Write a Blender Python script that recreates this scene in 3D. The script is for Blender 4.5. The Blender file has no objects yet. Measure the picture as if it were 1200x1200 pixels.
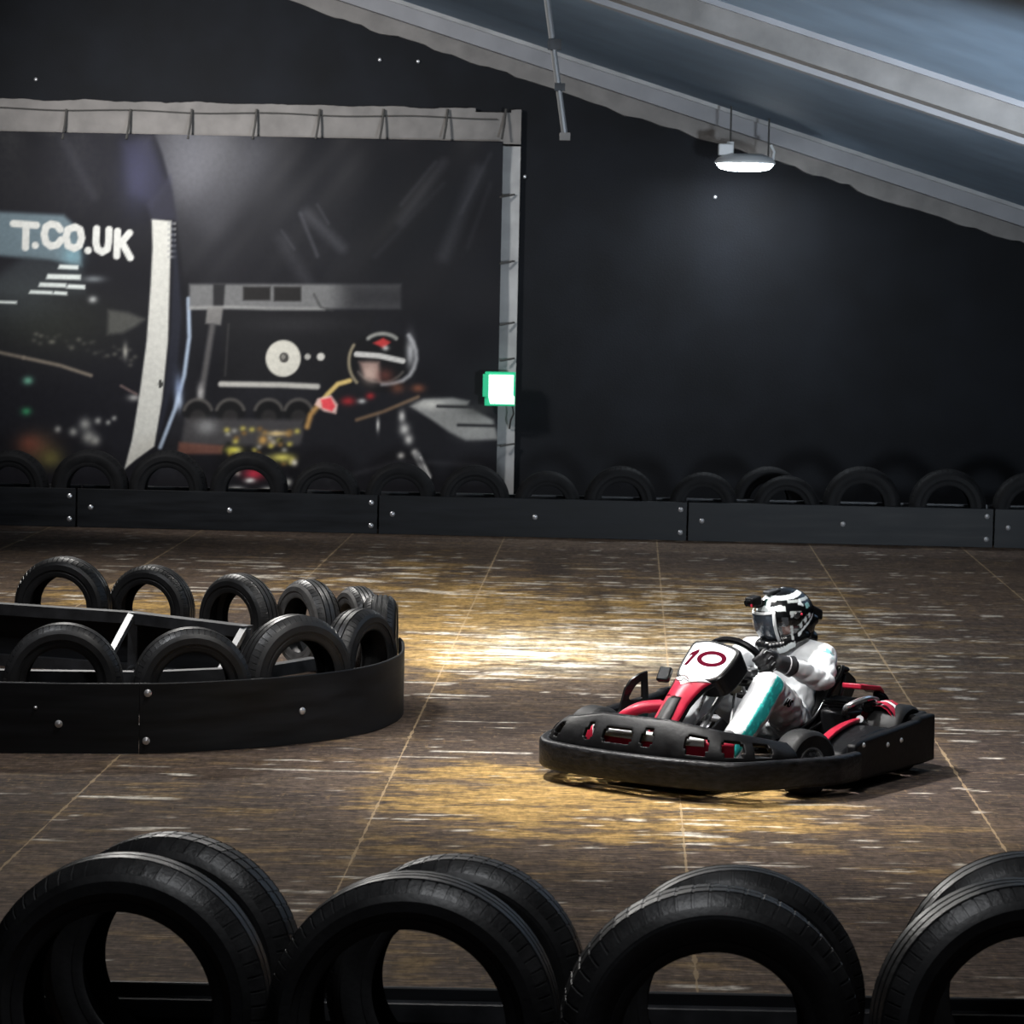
import bpy, bmesh, math, random
import numpy as np
from mathutils import Vector, Matrix, noise
C = bpy.context.scene.collection
random.seed(7); rng = np.random.default_rng(11)
V = Vector
# ------------------------------------------------------------------ camera, world, lights, exposure
FPX, CH = 3600.0, 2.24
PITCH, ROLL = math.atan(288/3600), math.radians(1.2)
cd = bpy.data.cameras.new('camera'); cam = bpy.data.objects.new('camera', cd); C.objects.link(cam)
cd.sensor_width = 36; cd.lens = FPX/1200*36; cd.clip_end = 200; cd.clip_start = .05
cR = V((math.cos(ROLL), math.sin(ROLL)*math.sin(PITCH), math.sin(ROLL)*math.cos(PITCH)))
cW = V((0, math.cos(PITCH), -math.sin(PITCH)))
cU = cR.cross(cW)
M = Matrix((( cR.x, cU.x, -cW.x, 0), (cR.y, cU.y, -cW.y, 0), (cR.z, cU.z, -cW.z, CH), (0, 0, 0, 1)))
cam.matrix_world = M
cd.dof.use_dof = True; cd.dof.focus_distance = 13.3; cd.dof.aperture_fstop = 12.0
sc = bpy.context.scene; sc.camera = cam
w = bpy.data.worlds.new('world'); sc.world = w; w.use_nodes = True
w.node_tree.nodes['Background'].inputs[0].default_value = (.55, .62, .75, 1)
w.node_tree.nodes['Background'].inputs[1].default_value = .12
sc.view_settings.view_transform = 'Standard'; sc.view_settings.look = 'None'
sc.view_settings.gamma = 1; sc.view_settings.use_curve_mapping = False
sc.view_settings.exposure = 0.0
sc.cycles.max_bounces = 6; sc.cycles.caustics_reflective = False; sc.cycles.caustics_refractive = False
sc.cycles.sample_clamp_indirect = 4
def area(name, loc, target, size, power, col=(1, .97, .92), sy=None, spread=None):
    l = bpy.data.lights.new(name, 'AREA'); l.energy = power; l.size = size; l.color = col
    if sy: l.shape = 'RECTANGLE'; l.size_y = sy
    if spread: l.spread = math.radians(spread)
    o = bpy.data.objects.new(name, l); C.objects.link(o); o.location = loc
    o.rotation_euler = (V(target)-V(loc)).to_track_quat('-Z', 'Y').to_euler(); return o
area('key_lamp', (-1.0, 13.9, 4.25), (1.05, 13.5, .3), .35, 52, (1, .98, .95), spread=58)
area('mid_lamp', (-.3, 13.0, 4.2), (.2, 12.6, 0), .8, 68, (1, .97, .93), spread=150)
area('track_lamp', (.6, 10.9, 3.6), (.8, 13.9, 0), .4, 13, (1, .98, .95), spread=60)
area('left_lamp', (-3.0, 21.0, 4.75), (-.2, 18.6, 0), .6, 190, (1, .97, .92), spread=130)
area('glare_fill', (.0, 17.2, 4.1), (.05, 17.6, 0), .5, 45, (1, .97, .92), spread=60)  # added unseen spot that brightens the glare area of the floor
area('far_lamp', (3.6, 22.5, 2.95), (1.5, 22.5, 0), .6, 6, (1, .97, .92))
area('near_fill', (.2, 6.9, 3.95), (.1, 7.9, 0.2), .8, 38, (.95, .97, 1))  # added unseen light that lifts the foreground tyre shoulders
area('island_lamp', (-3.4, 13.6, 4.7), (-1.5, 15.2, .3), .5, 20, (.95, .97, 1), spread=80)
area('banner_fill', (-4.4, 22.5, 4.6), (-2.4, 27.4, 2.3), .8, 82, (1, .98, .96), spread=75)  # added unseen light that brightens the banner whites
area('roof_fill', (4.6, 12.5, .5), (2.4, 22.5, 4.4), .8, 175, (.8, .9, 1), spread=75)  # added low uplight out of view, fills the roof underside

# ------------------------------------------------------------------ helpers
def rayd(x, y): return cW + cR*((x-600)/FPX) - cU*((y-600)/FPX)
cO = V((0, 0, CH))
def on_floor(x, y, z=0.0):
    d = rayd(x, y); return cO + d*((z-CH)/d.z)
def on_y(x, y, Y):
    d = rayd(x, y); return cO + d*(Y/d.y)
def proj_np(P):
    d = P-np.array([0, 0, CH]); R_, U_, W_ = (np.array(q) for q in (cR, cU, cW))
    z = d@W_; return 600+FPX*(d@R_)/z, 600-FPX*(d@U_)/z
def lin(c): 
    return tuple((x/255/12.92 if x/255 <= .04045 else ((x/255+.055)/1.055)**2.4) for x in c[:3])
def tag(o, label=None, cat=None, group=None, kind=None):
    if label: o['label'] = label
    if cat: o['category'] = cat
    if group: o['group'] = group
    if kind: o['kind'] = kind
    return o
def empty(name, loc=(0, 0, 0), rz=0.0, parent=None):
    o = bpy.data.objects.new(name, None); C.objects.link(o); o.location = loc; o.rotation_euler = (0, 0, rz)
    o.empty_display_size = .1
    if parent: o.parent = parent
    return o
class MB:
    def __init__(s): s.v = []; s.f = []; s.m = []; s.mi = 0; s.T = None
    def add(s, vs, fs):
        o = len(s.v)
        for p in vs:
            p = V(p); s.v.append(s.T @ p if s.T else p)
        for f in fs: s.f.append([i+o for i in f]); s.m.append(s.mi)
        return s
    def box(s, c, d, R=None):
        c = V(c); vs = []
        for i in (-1, 1):
            for j in (-1, 1):
                for k in (-1, 1):
                    q = V((i*d[0]/2, j*d[1]/2, k*d[2]/2)); vs.append(c+(R @ q if R else q))
        return s.add(vs, [(0, 1, 3, 2), (4, 6, 7, 5), (0, 4, 5, 1), (2, 3, 7, 6), (0, 2, 6, 4), (1, 5, 7, 3)])
    def hexa(s, a, b):  # two quads a (4 pts) and b (4 pts)
        return s.add(list(a)+list(b), [(3, 2, 1, 0), (4, 5, 6, 7), (0, 1, 5, 4), (1, 2, 6, 5), (2, 3, 7, 6), (3, 0, 4, 7)])
    def tube(s, pts, r, n=10, closed=False):
        pts = [V(p) for p in pts]; N = len(pts); rs = r if isinstance(r, (list, tuple)) else [r]*N
        vs = []; prev = None
        for i, p in enumerate(pts):
            a = pts[(i-1) % N] if (closed or i > 0) else p
            b = pts[(i+1) % N] if (closed or i < N-1) else p
            t = (b-a).normalized()
            if prev is None:
                u = t.orthogonal().normalized()
            else:
                u = (prev-t*prev.dot(t)).normalized()
            prev = u; w_ = t.cross(u)
            for k in range(n):
                an = 2*math.pi*k/n; vs.append(p+(u*math.cos(an)+w_*math.sin(an))*rs[i])
        fs = []
        for i in range(N if closed else N-1):
            j = (i+1) % N
            for k in range(n): fs.append((i*n+k, i*n+(k+1) % n, j*n+(k+1) % n, j*n+k))
        if not closed: fs.append(list(range(n))[::-1]); fs.append([(N-1)*n+k for k in range(n)])
        return s.add(vs, fs)
    def sweep(s, pts, prof, up=(0, 0, 1), closed=False):  # prof: (side, up) offsets, closed section
        pts = [V(p) for p in pts]; N = len(pts); up = V(up); vs = []
        for i, p in enumerate(pts):
            a = pts[(i-1) % N] if (closed or i > 0) else p
            b = pts[(i+1) % N] if (closed or i < N-1) else p
            t = (b-a).normalized(); sd = t.cross(up).normalized(); u2 = sd.cross(t).normalized()
            pr = prof(i/(N-1)) if callable(prof) else prof
            n = len(pr)
            for (x, y) in pr: vs.append(p+sd*x+u2*y)
        fs = []
        for i in range(N if closed else N-1):
            j = (i+1) % N
            for k in range(n): fs.append((i*n+k, j*n+k, j*n+(k+1) % n, i*n+(k+1) % n))
        if not closed: fs.append(list(range(n))); fs.append([(N-1)*n+k for k in range(n)][::-1])
        return s.add(vs, fs)
    def lathe(s, prof, n=24, o=(0, 0, 0), ax=(0, 1, 0), closed=False):  # prof (r, a)
        o = V(o); ax = V(ax).normalized(); u = ax.orthogonal().normalized(); w_ = ax.cross(u); vs = []
        for k in range(n):
            an = 2*math.pi*k/n; d = u*math.cos(an)+w_*math.sin(an)
            for (r, a) in prof: vs.append(o+ax*a+d*r)
        m = len(prof); fs = []
        for k in range(n):
            j = (k+1) % n
            for i in range(m if closed else m-1):
                i2 = (i+1) % m; fs.append((k*m+i, k*m+i2, j*m+i2, j*m+i))
        return s.add(vs, fs)
    def ball(s, c, r, n=12, m=8, R=None):
        if not isinstance(r, (tuple, list)): r = (r, r, r)
        c = V(c); vs = [c+(R @ V((0, 0, r[2])) if R else V((0, 0, r[2])))]
        for i in range(1, m):
            t = math.pi*i/m
            for k in range(n):
                a = 2*math.pi*k/n; q = V((r[0]*math.sin(t)*math.cos(a), r[1]*math.sin(t)*math.sin(a), r[2]*math.cos(t)))
                vs.append(c+(R @ q if R else q))
        q = V((0, 0, -r[2])); vs.append(c+(R @ q if R else q)); L = len(vs)-1
        fs = [(0, 1+k, 1+(k+1) % n) for k in range(n)]
        for i in range(m-2):
            for k in range(n): fs.append((1+i*n+k, 1+(i+1)*n+k, 1+(i+1)*n+(k+1) % n, 1+i*n+(k+1) % n))
        fs += [(L, 1+(m-2)*n+(k+1) % n, 1+(m-2)*n+k) for k in range(n)]
        return s.add(vs, fs)
    def limb(s, pts, rs, step=.02):
        for (a, ra), (b, rb) in zip(list(zip(pts, rs))[:-1], list(zip(pts, rs))[1:]):
            a = V(a); b = V(b); n = max(2, int((b-a).length/step)+1)
            for i in range(n+1):
                t = i/n; s.ball(a.lerp(b, t), ra+(rb-ra)*t)
        return s
    def prism(s, poly, o, ux, uy, d):  # 2D polygon on plane o,ux,uy extruded by vector d
        o = V(o); ux = V(ux); uy = V(uy); d = V(d); n = len(poly)
        a = [o+ux*x+uy*y for x, y in poly]; b = [p+d for p in a]
        return s.add(a+b, [list(range(n))[::-1], [n+i for i in range(n)]]+[(i, (i+1) % n, n+(i+1) % n, n+i) for i in range(n)])
    def mesh(s, name, mats, smooth=35):
        me = bpy.data.meshes.new(name); me.from_pydata([tuple(p) for p in s.v], [], s.f)
        for m in (mats if isinstance(mats, (list, tuple)) else [mats]): me.materials.append(m)
        me.polygons.foreach_set('material_index', s.m)
        bm = bmesh.new(); bm.from_mesh(me); bmesh.ops.recalc_face_normals(bm, faces=bm.faces); bm.to_mesh(me); bm.free()
        if smooth:
            me.polygons.foreach_set('use_smooth', [True]*len(me.polygons)); me.set_sharp_from_angle(angle=math.radians(smooth))
        me.update(); return me
    def build(s, name, mats, parent=None, smooth=35, bevel=0, **kw):
        o = bpy.data.objects.new(name, s.mesh(name, mats, smooth)); C.objects.link(o)
        if parent: o.parent = parent
        if bevel:
            b = o.modifiers.new('bevel', 'BEVEL'); b.width = bevel; b.segments = 2; b.limit_method = 'ANGLE'
        tag(o, **kw); return o
def remeshed(mb, name, mats, voxel, parent=None, sm=4, deform=None, **kw):
    me = mb.mesh('tmp', mats, 0); t = bpy.data.objects.new('tmp', me); C.objects.link(t)
    r = t.modifiers.new('r', 'REMESH'); r.mode = 'VOXEL'; r.voxel_size = voxel; r.use_smooth_shade = True
    if sm: q = t.modifiers.new('s', 'SMOOTH'); q.iterations = sm; q.factor = .5
    dg = bpy.context.evaluated_depsgraph_get(); dg.update()
    m2 = bpy.data.meshes.new_from_object(t.evaluated_get(dg)); m2.name = name
    bpy.data.objects.remove(t); bpy.data.meshes.remove(me)
    if deform:
        for v in m2.vertices: v.co = deform(v.co, v.normal)
    m2.materials.clear()
    for m in (mats if isinstance(mats, (list, tuple)) else [mats]): m2.materials.append(m)
    m2.polygons.foreach_set('use_smooth', [True]*len(m2.polygons))
    o = bpy.data.objects.new(name, m2); C.objects.link(o)
    if parent: o.parent = parent
    return tag(o, **kw)
def paint(o, fn):  # vertex colours (surface print) from a function of local position and normal -> sRGB 0..255
    me = o.data; at = me.color_attributes.new('col', 'FLOAT_COLOR', 'POINT')
    arr = np.ones((len(me.vertices), 4), np.float32)
    for i, v in enumerate(me.vertices): arr[i, :3] = lin(fn(v.co, v.normal))
    at.data.foreach_set('color', arr.ravel())
def mat(name, col, rough=.5, metal=0.0, var=0.0, scale=20, bump=0.0, bscale=60, spec=.5, emit=None, estr=1, coat=0, attr=None, stretch=None):
    m = bpy.data.materials.new(name); m.use_nodes = True; nt = m.node_tree; b = nt.nodes['Principled BSDF']
    c = (*lin(col), 1) if max(col) > 1 else (*col, 1)
    b.inputs['Base Color'].default_value = c; b.inputs['Roughness'].default_value = rough
    b.inputs['Metallic'].default_value = metal; b.inputs['Specular IOR Level'].default_value = spec
    b.inputs['Coat Weight'].default_value = coat
    tc = nt.nodes.new('ShaderNodeTexCoord'); src = tc.outputs['Object']
    if stretch:
        mp = nt.nodes.new('ShaderNodeMapping'); mp.inputs['Scale'].default_value = stretch
        nt.links.new(src, mp.inputs['Vector']); src = mp.outputs[0]
    colsock = None
    if attr:
        a = nt.nodes.new('ShaderNodeAttribute'); a.attribute_name = attr; colsock = a.outputs['Color']
    if var:
        n = nt.nodes.new('ShaderNodeTexNoise'); n.inputs['Scale'].default_value = scale; n.inputs['Detail'].default_value = 6
        nt.links.new(src, n.inputs['Vector'])
        mr = nt.nodes.new('ShaderNodeMapRange'); mr.inputs[1].default_value = .3; mr.inputs[2].default_value = .7
        mr.inputs[3].default_value = 1-var; mr.inputs[4].default_value = 1+var; nt.links.new(n.outputs[0], mr.inputs[0])
        mx = nt.nodes.new('ShaderNodeMix'); mx.data_type = 'RGBA'; mx.blend_type = 'MULTIPLY'; mx.inputs[0].default_value = 1
        if colsock: nt.links.new(colsock, mx.inputs[6])
        else: mx.inputs[6].default_value = c
        nt.links.new(mr.outputs[0], mx.inputs[7]); colsock = mx.outputs[2]
        m2 = nt.nodes.new('ShaderNodeMapRange'); m2.inputs[3].default_value = max(0, rough-.12); m2.inputs[4].default_value = min(1, rough+.12)
        nt.links.new(n.outputs[0], m2.inputs[0]); nt.links.new(m2.outputs[0], b.inputs['Roughness'])
    if colsock: nt.links.new(colsock, b.inputs['Base Color'])
    if bump:
        n = nt.nodes.new('ShaderNodeTexNoise'); n.inputs['Scale'].default_value = bscale; n.inputs['Detail'].default_value = 4
        nt.links.new(src, n.inputs['Vector'])
        bp = nt.nodes.new('ShaderNodeBump'); bp.inputs['Strength'].default_value = bump; bp.inputs['Distance'].default_value = .01
        nt.links.new(n.outputs[0], bp.inputs['Height']); nt.links.new(bp.outputs[0], b.inputs['Normal'])
    if emit:
        b.inputs['Emission Color'].default_value = (*emit, 1); b.inputs['Emission Strength'].default_value = estr
    return m
MT = dict(
    rubber=mat('rubber', (.021, .021, .022), .40, var=.45, scale=9, bump=.15, bscale=90),
    rubber_side=mat('sidewall_rubber', (.018, .018, .019), .46, var=.5, scale=7, bump=.1, bscale=60),
    rubber_grey=mat('worn_grey_rubber', (.16, .155, .15), .6, var=.4, scale=12),
    plastic=mat('black_barrier_plastic', (.010, .011, .013), .55, spec=.3, var=.6, scale=3, bump=.06, bscale=8, stretch=(.6, 1, 6)),
    plastic_edge=mat('barrier_edge', (.03, .03, .033), .4, var=.3),
    steel=mat('dark_painted_steel', (.045, .047, .052), .45, metal=.3, var=.4, scale=10),
    bolt=mat('zinc_bolt', (.75, .75, .77), .3, metal=.7),
    wall=mat('black_wall_cloth', (.0085, .0095, .012), .85, var=.35, scale=2.2, bump=.2, bscale=60, spec=.2),
    side_board=mat('pale_side_board', (.34, .34, .34), .7, var=.2, scale=4),
    grey_board=mat('weathered_grey_board', (.175, .165, .158), .75, var=.22, scale=5, bump=.2, bscale=20),
    rafter=mat('pale_rafter', (.24, .24, .255), .6, var=.15, scale=3),
    roof=mat('blue_roof_sheet', (.19, .26, .345), .7, var=.12, scale=2, stretch=(1, 1, 1)),
    brace=mat('grey_brace_steel', (.16, .165, .175), .45, metal=.3, var=.4, scale=10),
    cord=mat('dark_cord', (.05, .048, .045), .8),
    kart_black=mat('kart_black_plastic', (.0045, .0045, .005), .45, spec=.16, var=.5, scale=22, bump=.12, bscale=45),
    kart_tyre=mat('kart_tyre_rubber', (.009, .009, .0095), .55, spec=.25, var=.4, scale=20),
    kart_scuff=mat('scuffed_bumper_plastic', (.008, .008, .009), .42, spec=.25, var=.8, scale=26, bump=.35, bscale=38, stretch=(1, 1, 2.5)),
    kart_gloss=mat('kart_gloss_black', (.0045, .0045, .005), .24, spec=.3),
    kart_grey=mat('kart_dark_grey', (.022, .023, .025), .45, var=.3),
    red=mat('red_bodywork', (.36, .012, .034), .4, spec=.3, var=.15, scale=14),
    white=mat('white_plate', (.74, .74, .74), .7, spec=.1, var=.04),
    maroon=mat('maroon_ink', (.055, .003, .010), .9, spec=0),
    ink=mat('black_ink', (.012, .012, .014), .9, spec=0),
    chrome=mat('chrome', (.75, .76, .78), .22, metal=.9),
    frame=mat('grey_tube', (.22, .225, .235), .4, metal=.6),
    visor=mat('tinted_visor', (.045, .055, .07), .12, coat=.6, spec=.8),
    glove=mat('black_glove', (.014, .014, .016), .55, var=.4, scale=50),
    glove_pipe=mat('pale_glove_piping', (.5, .5, .52), .6),
    boot=mat('grey_boot', (.07, .07, .075), .55, var=.3),
    skin=mat('skin', (.45, .27, .2), .5),
    lamp_body=mat('lamp_white_metal', (.75, .77, .78), .4),
    lens=mat('lamp_lens', (1, 1, 1), .4, emit=(.88, .95, 1), estr=38),
    sign_green=mat('sign_green_edge', (.02, .45, .22), .4, emit=(.01, .45, .2), estr=.45),
    sign_white=mat('sign_white_panel', (.9, .95, .93), .4, emit=(.86, 1, .93), estr=1.7),
    redled=mat('red_light', (.5, .02, .05), .4),
    suit=mat('racing_suit_cloth', (.8, .8, .8), .75, attr='col', var=.05, scale=30, bump=.3, bscale=26),
    helmet=mat('painted_helmet', (.1, .1, .1), .2, attr='col', coat=.5),
    printed=mat('printed_banner_cloth', (.1, .1, .1), .55, attr='col', var=.08, scale=25, spec=.12),
)

# ------------------------------------------------------------------ setting: floor
SL = .0373
def np_noise(x, y, seed, sx, sy):
    """anisotropic smooth value noise with period-free lattice (numpy)"""
    u = x*sx; v = y*sy; iu = np.floor(u).astype(np.int64); iv = np.floor(v).astype(np.int64); fu = u-iu; fv = v-iv
    fu = fu*fu*(3-2*fu); fv = fv*fv*(3-2*fv)
    def h(a, b):
        n = (a*374761393+b*668265263+seed*1442695041) & 0x7fffffff
        n = (n ^ (n >> 13))*1274126177 & 0x7fffffff
        n = (n ^ (n >> 16)) & 0xffff
        return n/65535.0
    return (h(iu, iv)*(1-fu)+h(iu+1, iv)*fu)*(1-fv)+(h(iu, iv+1)*(1-fu)+h(iu+1, iv+1)*fu)*fv
def sstep(a, b, x):
    t = np.clip((x-a)/(b-a), 0, 1); return t*t*(3-2*t)
def blob(X, Y, cx, cy, rx, ry, p=1.0):
    return np.exp(-(((X-cx)/rx)**2+((Y-cy)/ry)**2)**p)
def make_floor():
    xs = np.arange(-4.6, 5.0, .035); ys = np.concatenate([np.arange(7.2, 16, .02), np.arange(16, 26.2, .035)])
    gx, gy = np.meshgrid(xs, ys); P = np.stack([gx.ravel(), gy.ravel(), np.zeros(gx.size)], 1)
    px, py = proj_np(P); x = P[:, 0]; y = P[:, 1]
    st = (x-SL*(y-12.8)-.735)/1.26                      # sheet coordinate across
    col = np.floor(st); d = np.minimum(st-col, 1-(st-col))*1.26
    rowoff = (col % 2)*.5
    rt = (y/2.5+rowoff+.23); row = np.floor(rt); dr = np.minimum(rt-row, 1-(rt-row))*2.5
    # layers of streaky noise running across the hall
    n1 = np_noise(x, y, 1, 2.6, 9); n2 = np_noise(x, y, 2, 8, 26); n3 = np_noise(x, y, 3, 1.1, 3.2)
    n4 = np_noise(x, y, 4, 19, 44); n5 = np_noise(x, y, 5, .55, .8); v1 = np_noise(x, y, 6, 7, 2.5)
    fin = .32*n1+.30*n2+.20*n4+.18*v1
    # where the varnish has worn (regions of the track)
    reg = (.95*blob(px, py, 660, 735, 175, 62, 1.6)+.75*blob(px, py, 880, 715, 130, 42, 1.4)+.85*blob(px, py, 505, 730, 65, 75, 1.5)
           + .95*blob(px, py, 590, 925, 165, 34, 1.6)+1.0*blob(px, py, 790, 950, 190, 42, 1.8)+.45*blob(px, py, 560, 985, 120, 40)
           + .85*blob(px, py, 120, 715, 150, 34, 1.6)+.30*blob(px, py, 250, 960, 260, 90)+.5*blob(px, py, 400, 680, 130, 22)
           + .40*blob(px, py, 1050, 1000, 160, 40)+.35*blob(px, py, 1060, 780, 140, 70)+.28*blob(px, py, 500, 1120, 420, 60))
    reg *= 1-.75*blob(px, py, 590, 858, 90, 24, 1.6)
    reg = np.clip(reg, 0, 1.05)
    yel = sstep(.60-.30*reg, .80-.30*reg, fin)*np.clip(reg*1.25+.12, 0, 1)
    # pale scuffs down to bare wood, plus painted glare streaks mid-track
    lon = .8*np_noise(x, y, 8, 2.8, 17)+.2*np_noise(x, y, 18, 15, 40)+.03; lon2 = .75*np_noise(x, y, 9, 5.5, 30)+.25*np_noise(x, y, 19, 20, 45)+.04
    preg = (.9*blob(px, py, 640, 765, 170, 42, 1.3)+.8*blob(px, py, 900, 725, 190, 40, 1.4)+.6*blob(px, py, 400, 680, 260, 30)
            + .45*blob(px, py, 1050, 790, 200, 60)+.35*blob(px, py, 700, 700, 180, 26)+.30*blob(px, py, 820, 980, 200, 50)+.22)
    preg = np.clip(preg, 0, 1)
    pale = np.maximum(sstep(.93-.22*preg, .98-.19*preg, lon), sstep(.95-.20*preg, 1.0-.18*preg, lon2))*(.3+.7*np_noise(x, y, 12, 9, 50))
    # single long scratches and bare strips, some painted as glare streaks mid-track
    for (x0, y0, x1, y1, wd, a) in ((90, 933, 205, 936, .04, 1.0), (140, 897, 200, 899, .02, .55), (270, 900, 445, 905, .022, .6), (505, 880, 620, 883, .035, .75),
                                (385, 1027, 425, 1029, .02, .9), (324, 1066, 360, 1068, .02, .95), (75, 1124, 132, 1126, .03, .95), (800, 947, 852, 949, .03, .9),
                                (800, 965, 842, 967, .035, .8), (800, 979, 852, 981, .045, .9), (860, 1013, 945, 1015, .016, .95), (832, 1010, 880, 1011, .01, .6),
                                (1012, 1020, 1072, 1022, .012, .7), (734, 960, 758, 962, .045, .95), (635, 1056, 662, 1058, .02, .9), (780, 1154, 868, 1160, .03, .8),
                                (805, 1131, 890, 1132, .008, .7), (845, 718, 1000, 722, .10, .9), (575, 762, 650, 768, .16, 1.0), (700, 757, 860, 762, .10, .75),
                                (545, 664, 590, 666, .10, .5), (400, 678, 440, 682, .16, .75), (355, 671, 400, 673, .06, .5), (230, 657, 330, 660, .09, .4),
                                (605, 683, 640, 685, .09, .5), (985, 776, 1080, 782, .05, .7), (1090, 842, 1122, 843, .05, .85), (1112, 868, 1145, 869, .045, .6),
                                (1145, 888, 1175, 889, .03, .85), (1118, 923, 1155, 928, .03, .9), (1140, 951, 1155, 953, .05, .9), (1150, 722, 1175, 722, .10, .7),
                                (1108, 806, 1124, 809, .1, .7), (1120, 816, 1142, 820, .06, .55), (480, 690, 540, 697, .12, .6), (700, 1140, 740, 1142, .01, .3),
                                (490, 813, 570, 816, .05, .7), (470, 799, 535, 801, .035, .7), (30, 881, 150, 884, .02, .5), (200, 616, 320, 618, .12, .35),
                                (1010, 714, 1030, 716, .1, .4), (240, 698, 270, 700, .07, .4), (900, 800, 1000, 803, .03, .3)):
        a0 = on_floor(x0, y0); a1 = on_floor(x1, y1); dx, dy = a1.x-a0.x, a1.y-a0.y; L2 = dx*dx+dy*dy
        t = ((x-a0.x)*dx+(y-a0.y)*dy)/L2; e = np.minimum(sstep(-.02, .03, t), 1-sstep(.97, 1.02, t))
        dd = np.abs((x-a0.x)*dy-(y-a0.y)*dx)/math.sqrt(L2)+.35*wd*(np_noise(x, y, 21, 14, 30)-.3)
        pale = np.maximum(pale, a*e*(1-sstep(wd*.45, wd*.75, dd))*(.75+.25*n2))
    # seams between the boards
    jag = np_noise(x, y, 15, 3, 6)
    seam = (1-sstep(.004, .024, d))*(.3+.7*sstep(.35, .65, jag))
    wide = (1-sstep(.02, .11, d))*sstep(.62, .85, np_noise(x, y, 16, 12, 14))*.45*np.clip(reg+.15, 0, 1)
    rseam = (1-sstep(.008, .03, dr))*.25
    base = np.array(lin((112, 96, 84)))[None]; base2 = np.array(lin((70, 62, 60)))[None]
    tone = (.5*n3+.5*n5)[:, None]; colr = base*tone+base2*(1-tone)
    colr *= (.62+.46*n2+.34*n4)[:, None]
    sheetv = (np.abs(np.sin(col*12.9898+row*78.233))*43758.5) % 1.0
    colr *= (.86+.28*sheetv)[:, None]; colr *= (1+.55*sstep(24.0, 24.8, y))[:, None]
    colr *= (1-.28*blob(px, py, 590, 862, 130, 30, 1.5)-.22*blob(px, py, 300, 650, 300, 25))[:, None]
    cy = np.array(lin((172, 140, 84)))[None]*(.35+1.1*(.5*n1+.5*n4)[:, None]); cp = np.array(lin((250, 242, 228)))[None]
    br = np.array(lin((104, 88, 66)))[None]
    def mixc(c, t, k): return c*(1-t[:, None])+k*t[:, None]
    colr = mixc(colr, np.clip(reg*.42*sstep(.25, .65, n3+.35*n2), 0, .6), br)
    colr = mixc(colr, np.clip(yel*.85, 0, 1), cy)
    colr = mixc(colr, np.clip((.62*blob(px, py, 630, 762, 110, 26, 1.2)+.4*blob(px, py, 850, 770, 190, 26, 1.2))*sstep(.2, .75, .6*n2+.4*n4), 0, 1), np.array(lin((200, 196, 176)))[None])  # pale haze of the floor glare, painted into the board colour
    dk = sstep(.55, .8, np_noise(x, y, 17, 4.5, 1.6))*sstep(.3, .9, reg)*blob(px, py, 680, 680, 200, 40, 1.5)
    vb = sstep(.45, .75, np_noise(x, y, 23, 3.4, .35))*blob(px, py, 690, 685, 220, 34, 1.5)
    colr = mixc(colr, np.clip(dk*.75+vb*.7, 0, 1), base2*.6)
    colr = mixc(colr, np.clip(wide, 0, 1), cy)
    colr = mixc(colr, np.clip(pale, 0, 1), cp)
    colr = mixc(colr, np.clip(np.maximum(seam*.2, rseam), 0, 1), np.array(lin((165, 145, 118)))[None])
    me = bpy.data.meshes.new('floor'); nx, ny = len(xs), len(ys)
    idx = np.arange(nx*ny).reshape(ny, nx)
    q = np.stack([idx[:-1, :-1], idx[:-1, 1:], idx[1:, 1:], idx[1:, :-1]], -1).reshape(-1, 4)
    nv = nx*ny; ext = np.array([[-13, -7, 0], [9, -7, 0], [9, 27.5, 0], [-13, 27.5, 0]], float)
    Vv = np.concatenate([P, ext]); c00, c10, c11, c01 = idx[0, 0], idx[0, -1], idx[-1, -1], idx[-1, 0]
    quads = np.concatenate([q, [[nv, nv+1, c10, c00], [nv+1, nv+2, c11, c10], [nv+2, nv+3, c01, c11], [nv+3, nv, c00, c01]]])
    me.vertices.add(len(Vv)); me.vertices.foreach_set('co', Vv.ravel())
    me.loops.add(quads.size); me.loops.foreach_set('vertex_index', quads.ravel().astype(np.int32))
    me.polygons.add(len(quads)); me.polygons.foreach_set('loop_start', np.arange(0, quads.size, 4, dtype=np.int32))
    me.update(calc_edges=True)
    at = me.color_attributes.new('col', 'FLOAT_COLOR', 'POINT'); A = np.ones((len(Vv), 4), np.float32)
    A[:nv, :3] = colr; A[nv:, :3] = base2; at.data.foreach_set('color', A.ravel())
    m = mat('worn_plywood_floor', (60, 50, 45), .8, attr='col', var=.42, scale=13, bump=.1, bscale=30, stretch=(1, 5, 1), spec=.06)
    nt = m.node_tree; bs = nt.nodes['Principled BSDF']; src = bs.inputs['Base Color'].links[0].from_socket
    tc = nt.nodes.new('ShaderNodeTexCoord')
    for sx, sy, lo, hi, colr_, f in ((4, 55, .56, .66, (142, 114, 76), .5), (2.4, 36, .66, .69, (205, 190, 168), .8), (9, 50, .50, .36, (26, 23, 23), .65), (26, 5, .60, .68, (150, 124, 88), .35), (14, 70, .62, .67, (190, 170, 140), .6), (30, 11, .56, .40, (30, 27, 26), .35)):
        mp = nt.nodes.new('ShaderNodeMapping'); mp.inputs['Scale'].default_value = (sx, sy, 1); mp.inputs['Location'].default_value = (sx, sy*.3, 0); nt.links.new(tc.outputs['Object'], mp.inputs[0])
        n = nt.nodes.new('ShaderNodeTexNoise'); n.inputs['Scale'].default_value = 1; n.inputs['Detail'].default_value = 7; n.inputs['Roughness'].default_value = .62
        nt.links.new(mp.outputs[0], n.inputs['Vector'])
        mr = nt.nodes.new('ShaderNodeMapRange'); mr.inputs[1].default_value = lo; mr.inputs[2].default_value = hi; mr.inputs[3].default_value = 0; mr.inputs[4].default_value = f
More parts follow.
